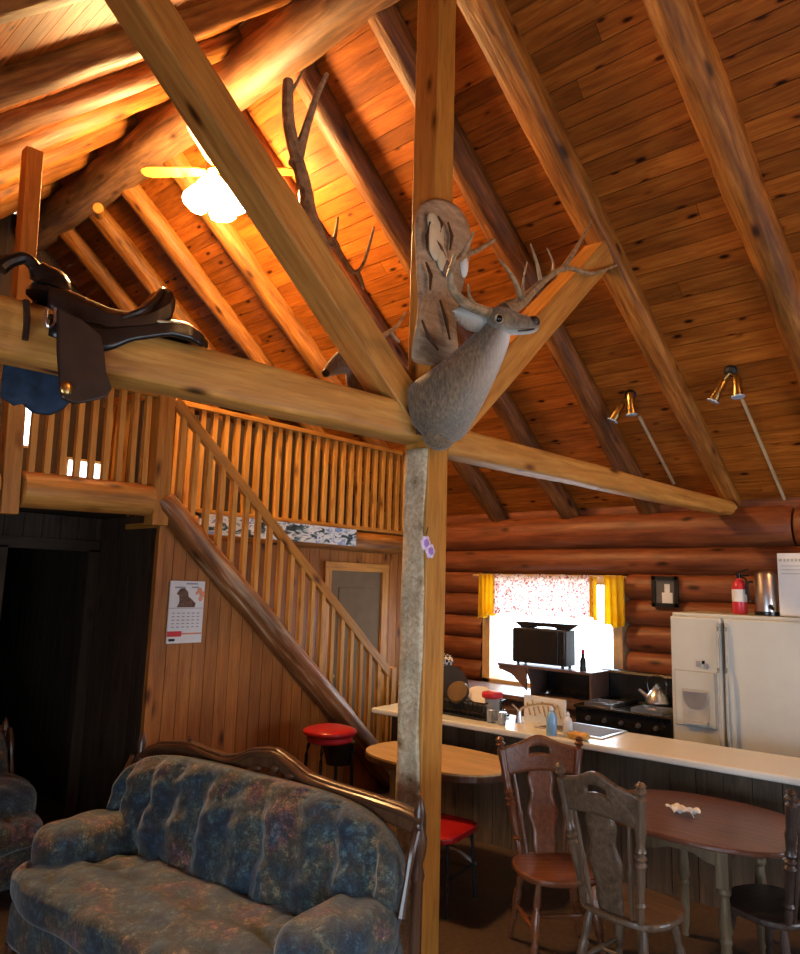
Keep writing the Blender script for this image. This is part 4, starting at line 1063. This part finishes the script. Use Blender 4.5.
# things on the bar counter
CT = .909
def on_counter(x, y): return atz(x, y, CT)
cb = tag(MB().box((5.12, 3.02, CT + .10), (.03, .36, .20)).build('printed_carton', 'white', smooth=False), 'pale printed carton standing behind the faucet on the bar', 'box')
cb.matrix_world = Matrix.Identity(4)
b = MB()
for k in range(7): b.tube([(5.10, 2.87 + .045 * k, CT + .06 + .015 * math.sin(k * 2)), (5.10, 2.90 + .045 * k, CT + .16 + .02 * math.sin(k * 3))], .006, 5)
b.build('leaf_print', 'sponge', cb)
fc = thing('kitchen_faucet', 'slim curved chrome faucet at the bar sink', 'faucet', (4.98, 3.05, CT))
b = MB(); b.lathe([(0, .03), (.5, .02), (1, .016)], (5.0, 3.18, CT), (5.0, 3.18, CT + .09), 12); b.build('faucet_base', 'steel', fc)
b = MB(); b.tube(spline([(5.0, 3.18, CT + .08), (5.0, 3.14, CT + .12), (5.0, 2.99, CT + .16), (5.01, 2.9, CT + .165), (5.01, 2.86, CT + .14)], 5), .010, 8); b.build('spout', 'steel', fc)
b = MB(); b.tube([(5.0, 3.18, CT + .09), (4.96, 3.22, CT + .14)], .007, 6); b.build('lever', 'steel', fc)
sk = tag(MB().box((5.13, 2.72, CT + .004), (.42, .56, .008)).build('sink_rim', 'steel', bev=.003, smooth=False), 'flat steel sink rim set in the bar counter', 'sink')
b = MB(); b.box((5.13, 2.72, CT + .006), (.36, .50, .008)); b.build('sink_bowl', 'fridgedark', sk, smooth=False)
def bottle(name, lb, p, h, r, body, cap, label=None):
    t = thing(name, lb, 'bottle', p)
    b = MB(); b.lathe([(0, r), (.04, r * 1.05), (.6, r * 1.05), (.74, r * .75), (.8, r * .4), (.86, r * .38)], p, p + V((0, 0, h)), 14); b.build('bottle_body', body, t)
    b = MB(); b.lathe([(0, r * .42), (.6, r * .4), (.7, r * .2), (1, r * .18)], p + V((0, 0, h * .84)), p + V((0, 0, h)), 10); b.build('cap', cap, t)
bottle('soap_bottle', 'clear bottle of blue dish soap by the bar sink', V((4.78, 2.765, CT)), .205, .036, 'bluebottle', 'white')
bottle('pump_bottle', 'clear bottle with white cap right of the blue soap', V((4.83, 2.66, CT)), .17, .032, 'clearplastic', 'white')
b = MB(); b.pillow((4.80, 2.56, CT + .022), (.05, .075, .022), e=4, n=6, fn=lambda p: (p.x, p.y, p.z * (1 + .3 * math.sin(p.x * 5) * math.sin(p.y * 4)))); tag(b.build('sponge', 'sponge'), 'tan sponge on the bar edge right of the clear bottle', 'sponge')
dr = thing('dish_rack', 'black dish drainer full of dishes at the far end of the bar', 'dish rack', (4.98, 3.72, CT))
b = MB(); b.box((4.99, 3.68, CT + .012), (.34, .62, .02)); b.build('drip_tray', 'black', dr, bev=.006, smooth=False)
b = MB(); b.box((4.99, 3.68, CT + .065), (.27, .53, .085)); b.build('cutlery_bin', 'blackmat', dr, bev=.01, smooth=False)
b = MB()
for z in (.05, .13):
    for s in (-1, 1):
        b.tube([(4.99 + s * .15, 3.4, CT + z), (4.99 + s * .15, 3.96, CT + z)], .006, 6); b.tube([(4.84, 3.68 + s * .28, CT + z), (5.14, 3.68 + s * .28, CT + z)], .006, 6)
for k in range(12): b.tube([(4.84, 3.42 + .047 * k, CT + .02), (4.84, 3.42 + .047 * k, CT + .13)], .004, 5); b.tube([(5.14, 3.42 + .047 * k, CT + .02), (5.14, 3.42 + .047 * k, CT + .13)], .004, 5)
b.build('wire_basket', 'black', dr)
fp_ = thing('frying_pan', 'black frying pan leaning upright in the dish rack', 'pan', (5.0, 3.93, CT + .03))
d = V((-.55, -.75, .38)).normalized(); c = V((5.02, 3.90, CT + .20))
b = MB(); b.lathe([(0, .13), (.1, .14), (.85, .165), (1, .17), (.98, .155), (.3, .125)], c - d * .03, c + d * .03, 24); b.build('pan_body', 'blackmat', fp_)
b = MB(); b.beam(c + V((.0, .1, .13)), c + V((.02, .2, .22)), .025, .012); b.build('handle', 'black', fp_)
po = thing('brass_pot', 'brassy round pot resting on its side in the dish rack', 'pot', (4.92, 3.7, CT + .03))
c = V((4.9, 3.74, CT + .135))
b = MB(); b.lathe([(0, .03), (.1, .08), (.5, .095), (.9, .09), (1, .085)], c - V((.0, .05, -.03)), c + V((-.06, -.07, .07)) * .9, 18); b.build('pot_body', 'darkbrass', po)
b = MB(); b.pillow((5.02, 4.08, CT + .20), (.05, .07, .20), e=3, n=8, fn=lambda p: (p.x + .2 * math.sin(p.z * 3), p.y * (1 + .3 * math.sin(p.z * 4)), p.z)); tag(b.build('orange_dishcloth', 'cloth'), 'bunched orange cloth beside the frying pan', 'cloth')
b = MB(); b.pillow((5.08, 4.03, CT + .40), (.08, .10, .035), e=3, n=8, fn=lambda p: (p.x, p.y, p.z + .6 * math.sin(p.x * 2.5 + p.y * 2))); tag(b.build('checked_potholder', 'check'), 'black and white checked pot holder lying over the cloth', 'pot holder')
for k, (x, y, r, lb) in enumerate(((5.06, 3.60, .11, 'white plate tilted in the dish rack, behind the other plate'), (4.98, 3.52, .10, 'white plate tilted in the dish rack, nearest the red tub'))):
    c = V((x, y, CT + .145)); d = V((-.35, -.3, .8)).normalized()
    b = MB(); b.lathe([(0, r * .5), (.3, r * .6), (1, r), (.9, r * .98), (.4, r * .55)], c, c + d * .02, 20); tag(b.build('dinner_plate', 'white'), lb, 'plate', 'plates in the dish rack')
b = MB(); b.pillow((4.95, 3.40, CT + .19), (.07, .075, .03), e=4, n=6); rl_ = b.build('red_tub_lid', 'redpaint'); 
rt = thing('lidded_tub', 'clear tub with bright red lid at the right end of the dish rack', 'container', (4.95, 3.40, CT)); rl_.parent = rt; rl_.location = -V((4.95, 3.40, CT)); rl_.name = 'tub_lid'
b = MB(); b.lathe([(0, .05), (.1, .058), (1, .064)], (4.95, 3.40, CT + .0), (4.95, 3.40, CT + .165), 16); b.build('tub_body', 'glassware', rt)
for k, (x, y) in enumerate(((4.83, 3.33), (4.82, 3.22))):
    b = MB(); b.lathe([(0, .025), (.05, .03), (1, .036), (.98, .032), (.1, .027)], (x, y, CT), (x, y, CT + .095), 14); tag(b.build('drinking_glass', 'glassware'), ('drinking glass on the bar just in front of the red lidded tub', 'drinking glass on the bar just left of the faucet')[k], 'glass', 'glasses on the bar')

# ------------------------------------------------------------------ window curtains
VX = 6.76
rod = thing('window_curtain', 'floral valance with yellow side panels over the kitchen window', 'curtain', (VX, 4.0, 2.1))
b = MB(); b.tube([(VX + .01, 3.08, 2.09), (VX + .01, 4.93, 2.09)], .012, 8); b.build('rod', 'windowframe', rod)
def drape(nm, mt, ya, yb, z0, za, zb, folds, amp):
    b = MB(); b.sheet(lambda s, t: (VX - .02 - amp * math.sin(s * folds * 2 * PI) * (.35 + .65 * t), ya + (yb - ya) * s, z0 + ((za + (zb - za) * s) - z0) * t + .01 * math.sin(s * folds * PI)), 60, 8); b.build(nm, mt, rod, solid=.003)
drape('floral_valance', 'floral', 4.63, 3.42, 2.10, 1.66, 1.68, 9, .018)
drape('yellow_panel', 'yellow', 4.83, 4.60, 2.10, 1.60, 1.66, 4, .025)
drape('yellow_panel', 'yellow', 3.46, 3.38, 2.09, 1.68, 1.66, 2, .02)
drape('yellow_panel', 'yellow', 3.30, 3.09, 2.10, 1.62, 1.60, 3, .025)

# ------------------------------------------------------------------ tables
def oval(cx, cy, a, bb, n=48, e=2.3, rz=0.):
    o = []
    for k in range(n):
        t = 2 * PI * k / n; c, s = math.cos(t), math.sin(t)
        x = a * abs(c) ** (2 / e) * math.copysign(1, c); y = bb * abs(s) ** (2 / e) * math.copysign(1, s)
        o.append((cx + x * math.cos(rz) - y * math.sin(rz), cy + x * math.sin(rz) + y * math.cos(rz)))
    return o
TCX, TCY = 4.19, 1.50
dt = thing('dining_table', 'reddish brown oval dining table with turned legs, beside the bar', 'table', (TCX, TCY, 0))
b = MB(); b.prism(oval(TCX, TCY, .455, .56), (0, 0, .74), (1, 0, 0), (0, 1, 0), .026); b.build('table_top', 'table', dt, bev=.008, smooth=False)
def turned(b, p, h, r=.028):
    b.lathe([(0, r * .75), (.05, r * .6), (.12, r * .9), (.35, r * 1.05), (.5, r * .85), (.54, r * 1.15), (.57, r * .8), (.62, r * 1.2), (.8, r * 1.0), (.92, r * .8), (.95, r * 1.2), (1, r * 1.1)], p, p + V((0, 0, h)), 14)
for (dx, dy) in ((-.29, -.20), (.29, -.20), (-.29, .22), (.29, .22)):
    p = V((TCX + dx, TCY + dy, 0))
    b = MB(); turned(b, p, .53); b.box(p + V((0, 0, .625)), (.062, .062, .20)); b.build('leg', 'tableleg', dt, bev=.004)
for (a_, c_) in (((-.29, -.20), (.29, -.20)), ((.29, -.20), (.29, .22)), ((.29, .22), (-.29, .22)), ((-.29, .22), (-.29, -.20))):
    b = MB(); A = V((TCX + a_[0], TCY + a_[1], .675)); C_ = V((TCX + c_[0], TCY + c_[1], .675)); ln = (C_ - A).length
    b.prism([(0, .05), (ln, .05), (ln, -.06), (ln * .8, -.045), (ln * .65, -.02), (ln * .35, -.02), (ln * .2, -.045), (0, -.06)], A, C_ - A, (0, 0, 1), .022); b.build('apron', 'tableleg', dt, smooth=False)
nap = MB(); nc = atz(683, 814, .756)
nap.sheet(lambda s, t: nc + V(((s - .5) * .085 + .012 * math.sin(t * 9), (t - .5) * .15 + .015 * math.sin(s * 7), .004 + .022 * abs(math.sin(s * 5.2 + t * 4.3)) + .014 * abs(math.sin(t * 9 - s * 3)))), 14, 14)
tag(nap.build('paper_napkin', 'white', solid=.003), 'crumpled white paper napkin on the oval dining table', 'napkin')

TT = thing('side_table', 'smaller tan oval table with dark rim, behind the post and under the bar edge', 'table', (4.16, 3.4, 0))
b = MB(); b.prism(oval(4.20, 3.34, .36, .57, e=2.6, rz=.05), (0, 0, .742), (1, 0, 0), (0, 1, 0), .012); b.build('table_top', 'tan', TT, smooth=False)
b = MB(); b.prism(oval(4.20, 3.34, .365, .575, e=2.6, rz=.05), (0, 0, .715), (1, 0, 0), (0, 1, 0), .042); b.build('rim', 'carve', TT, smooth=False, bev=.008)
b = MB(); b.lathe([(0, .10), (.1, .06), (.4, .05), (.7, .07), (1, .12)], (4.16, 3.4, .08), (4.16, 3.4, .695), 16); b.build('pedestal', 'carve', TT)
for k in range(4):
    a = k * PI / 2 + PI / 4; e = V((math.cos(a), math.sin(a), 0)); b = MB(); b.tube(spline([V((4.16, 3.4, .14)) + e * .04, V((4.16, 3.4, .12)) + e * .2, V((4.16, 3.4, .02)) + e * .34], 4), .022, 8); b.build('foot', 'carve', TT)

def chrome_chair(loc, rz):
    t = thing('red_chair', 'low chair with bright red vinyl seat tucked behind the post', 'chair', loc, rz)
    b = MB(); b.pillow((0, 0, .43), (.225, .21, .028), e=5, n=8); b.build('seat', 'red', t, local=True)
    for sx in (-1, 1):
        for sy in (-1, 1):
            b = MB(); b.tube([(sx * .16, sy * .16, .41), (sx * .18, sy * .18, 0)], .012, 8); b.build('leg', 'black', t, local=True)
    b = MB()
    for s in (-1, 1): b.tube([(-.165, s * .165, .2), (.165, s * .165, .2)], .008, 6)
    b.build('stretcher', 'black', t, local=True)
chrome_chair((3.80, 3.02, 0), .15)
bs = thing('bar_stool', 'bar stool with round red cushion at the foot of the stairs', 'stool', (4.10, 4.38, 0))
b = MB(); b.pillow((4.10, 4.38, .775), (.20, .20, .045), e=2.6, n=10); b.build('seat_cushion', 'red', bs)
b = MB(); b.lathe([(0, .17), (.3, .185), (1, .185)], (4.10, 4.38, .70), (4.10, 4.38, .745), 20); b.build('seat_pan', 'redpaint', bs)
b = MB(); b.lathe([(0, .10), (.6, .125), (1, .13)], (4.16, 4.33, .53), (4.16, 4.33, .70), 16); b.build('swivel_housing', 'black', bs)
for k in range(4):
    a = k * PI / 2 + .5; e = V((math.cos(a), math.sin(a), 0)); b = MB(); b.tube(spline([V((4.1, 4.38, .70)) + e * .15, V((4.1, 4.38, .58)) + e * .19, V((4.1, 4.38, .0)) + e * .2], 4), .014, 8); b.build('leg', 'black', bs)
b = MB(); b.tube([V((4.1 + .195 * math.cos(k * PI / 12), 4.38 + .195 * math.sin(k * PI / 12), .28)) for k in range(25)], .009, 6, caps=False); b.build('foot_ring', 'black', bs)

# ------------------------------------------------------------------ dining chairs (local +x is the way the chair faces)
def dining_chair(label, loc, ang, mt, hb=1.08, bw=.15, tw=.225, lean=.10):
    t = thing('dining_chair', label, 'chair', loc, ang, 'colonial dining chairs')
    Bd = lambda mb, n, par=t, **k: mb.build(n, mt, par, local=True, **k)
    b = MB(); b.prism([(.20 * x * (1 if x < 0 else 1.18), .235 * y) for x, y in oval(0, 0, 1, 1, 40, 2.6)], (0, 0, .438), (1, 0, 0), (0, 1, 0), .034); Bd(b, 'seat', bev=.012, smooth=False)
    zt = hb; xb = -.165
    def post(s):
        p0 = V((xb, s * bw, .45)); p1 = V((xb - lean, s * tw, zt))
        b = MB(); b.lathe([(0, .014), (.06, .02), (.12, .017), (.14, .026), (.16, .017), (.3, .022), (.40, .023), (.42, .03), (.445, .018), (.47, .03), (.49, .018), (.52, .029), (.55, .02), (.62, .024), (.66, .028), (.70, .022), (.82, .025), (.88, .027), (.905, .013), (.93, .03), (.955, .017), (.972, .026), (.992, .014), (1, .002)], p0, p1, 12); Bd(b, 'back_post')
    post(-1); post(1)
    def bp(y, z):                     # a point of the leaning, slightly curved back
        q = (z - .45) / (zt - .45); return V((xb - lean * q - .03 * (1 - (y / tw) ** 2) * q, y, z))
    def crest(u, v):
        y = (u - .5) * 2; yy = y * (tw - .01); top = zt - .085 + .075 * (1 - abs(y) ** 2.2) + .012 * math.cos(y * 6); bot = zt - .225 + .03 * (1 - y * y)
        return bp(yy, bot + (top - bot) * v)
    b = MB(); b.sheet(crest, 30, 10, hole=lambda u, v: abs(u - .5) < .12 and .48 < v < .72); Bd(b, 'crest_rail', solid=.022)
    def splat(u, v):
        z = .45 + (zt - .165 - .45) * v
        w = .055 + .028 * math.sin(v * PI * 1.0) + .016 * math.sin(v * PI * 5 + .6) * (.4 + v * .6)
        return bp((u - .5) * 2 * w, z)
    b = MB(); b.sheet(splat, 6, 30); Bd(b, 'splat', solid=.014)
    for s in (-1, 1):
        p0 = bp(s * bw * .72, .45); p1 = bp(s * tw * .66, zt - .20)
        b = MB(); b.lathe([(0, .008), (.2, .012), (.45, .013), (.5, .016), (.55, .01), (.8, .011), (1, .007)], p0, p1, 8); Bd(b, 'spindle')
    fe_ = []
    for sx in (-1, 1):
        for sy in (-1, 1):
            p1 = V((sx * .13, sy * .14, .425)); p0 = V((sx * .20, sy * .20, 0)); fe_.append((p0, p1))
            b = MB(); b.lathe([(0, .012), (.15, .016), (.3, .02), (.35, .014), (.4, .022), (.62, .024), (.68, .015), (.74, .022), (.85, .02), (1, .014)], p0, p1, 10); Bd(b, 'leg')
    m_ = lambda i, k: fe_[i][0].lerp(fe_[i][1], k)
    for (i, j) in ((0, 2), (1, 3)):
        b = MB(); b.lathe([(0, .008), (.3, .012), (.5, .017), (.7, .012), (1, .008)], m_(i, .45), m_(j, .45), 8); Bd(b, 'stretcher')
    b = MB(); b.lathe([(0, .008), (.3, .012), (.5, .017), (.7, .012), (1, .008)], m_(0, .45).lerp(m_(2, .45), .5), m_(1, .45).lerp(m_(3, .45), .5), 8); Bd(b, 'stretcher')
    return t
dining_chair('worn brown dining chair with its back to us, pulled up to the oval table', (3.575, 1.635, 0), math.radians(-7), 'chairgrey', hb=1.10)
dining_chair('reddish brown dining chair at the far end of the oval table, facing us', (3.74, 2.14, 0), math.radians(-130), 'chair', hb=1.08, tw=.25)
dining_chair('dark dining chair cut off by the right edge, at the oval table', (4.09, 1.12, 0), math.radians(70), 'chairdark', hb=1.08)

# ------------------------------------------------------------------ daylight and view
w = bpy.data.worlds.new('world'); sc.world = w; w.use_nodes = True
nt = w.node_tree; bg = nt.nodes['Background']
bg.inputs['Color'].default_value = (.72, .86, 1., 1); bg.inputs['Strength'].default_value = SKY
def portal(name, loc, rot, sx, sy):
    l = bpy.data.lights.new(name, 'AREA'); l.shape = 'RECTANGLE'; l.size = sx; l.size_y = sy; l.cycles.is_portal = True
    o = bpy.data.objects.new(name, l); COL.objects.link(o); o.location = loc; o.rotation_euler = rot
portal('window_portal', (7.2, 4.01, 1.48), (0, math.radians(90), 0), 1.3, 1.75)
portal('window_portal', (XL - .06, .25, 1.05), (0, math.radians(-90), 0), 1.3, 2.9)
portal('window_portal', (4.4, YF - .1, 1.45), (math.radians(90), 0, 0), 2.4, 1.3)
portal('window_portal', (3.1, YB + .06, 3.8), (math.radians(-90), 0, 0), .8, .7)

sc.view_settings.view_transform = 'Standard'
sc.view_settings.look = 'None'
sc.view_settings.exposure = EXPO
sc.view_settings.gamma = 1.0
sc.view_settings.use_curve_mapping = False
sc.cycles.max_bounces = 8
sc.cycles.diffuse_bounces = 1
sc.cycles.transparent_max_bounces = 12
sc.cycles.use_denoising = True
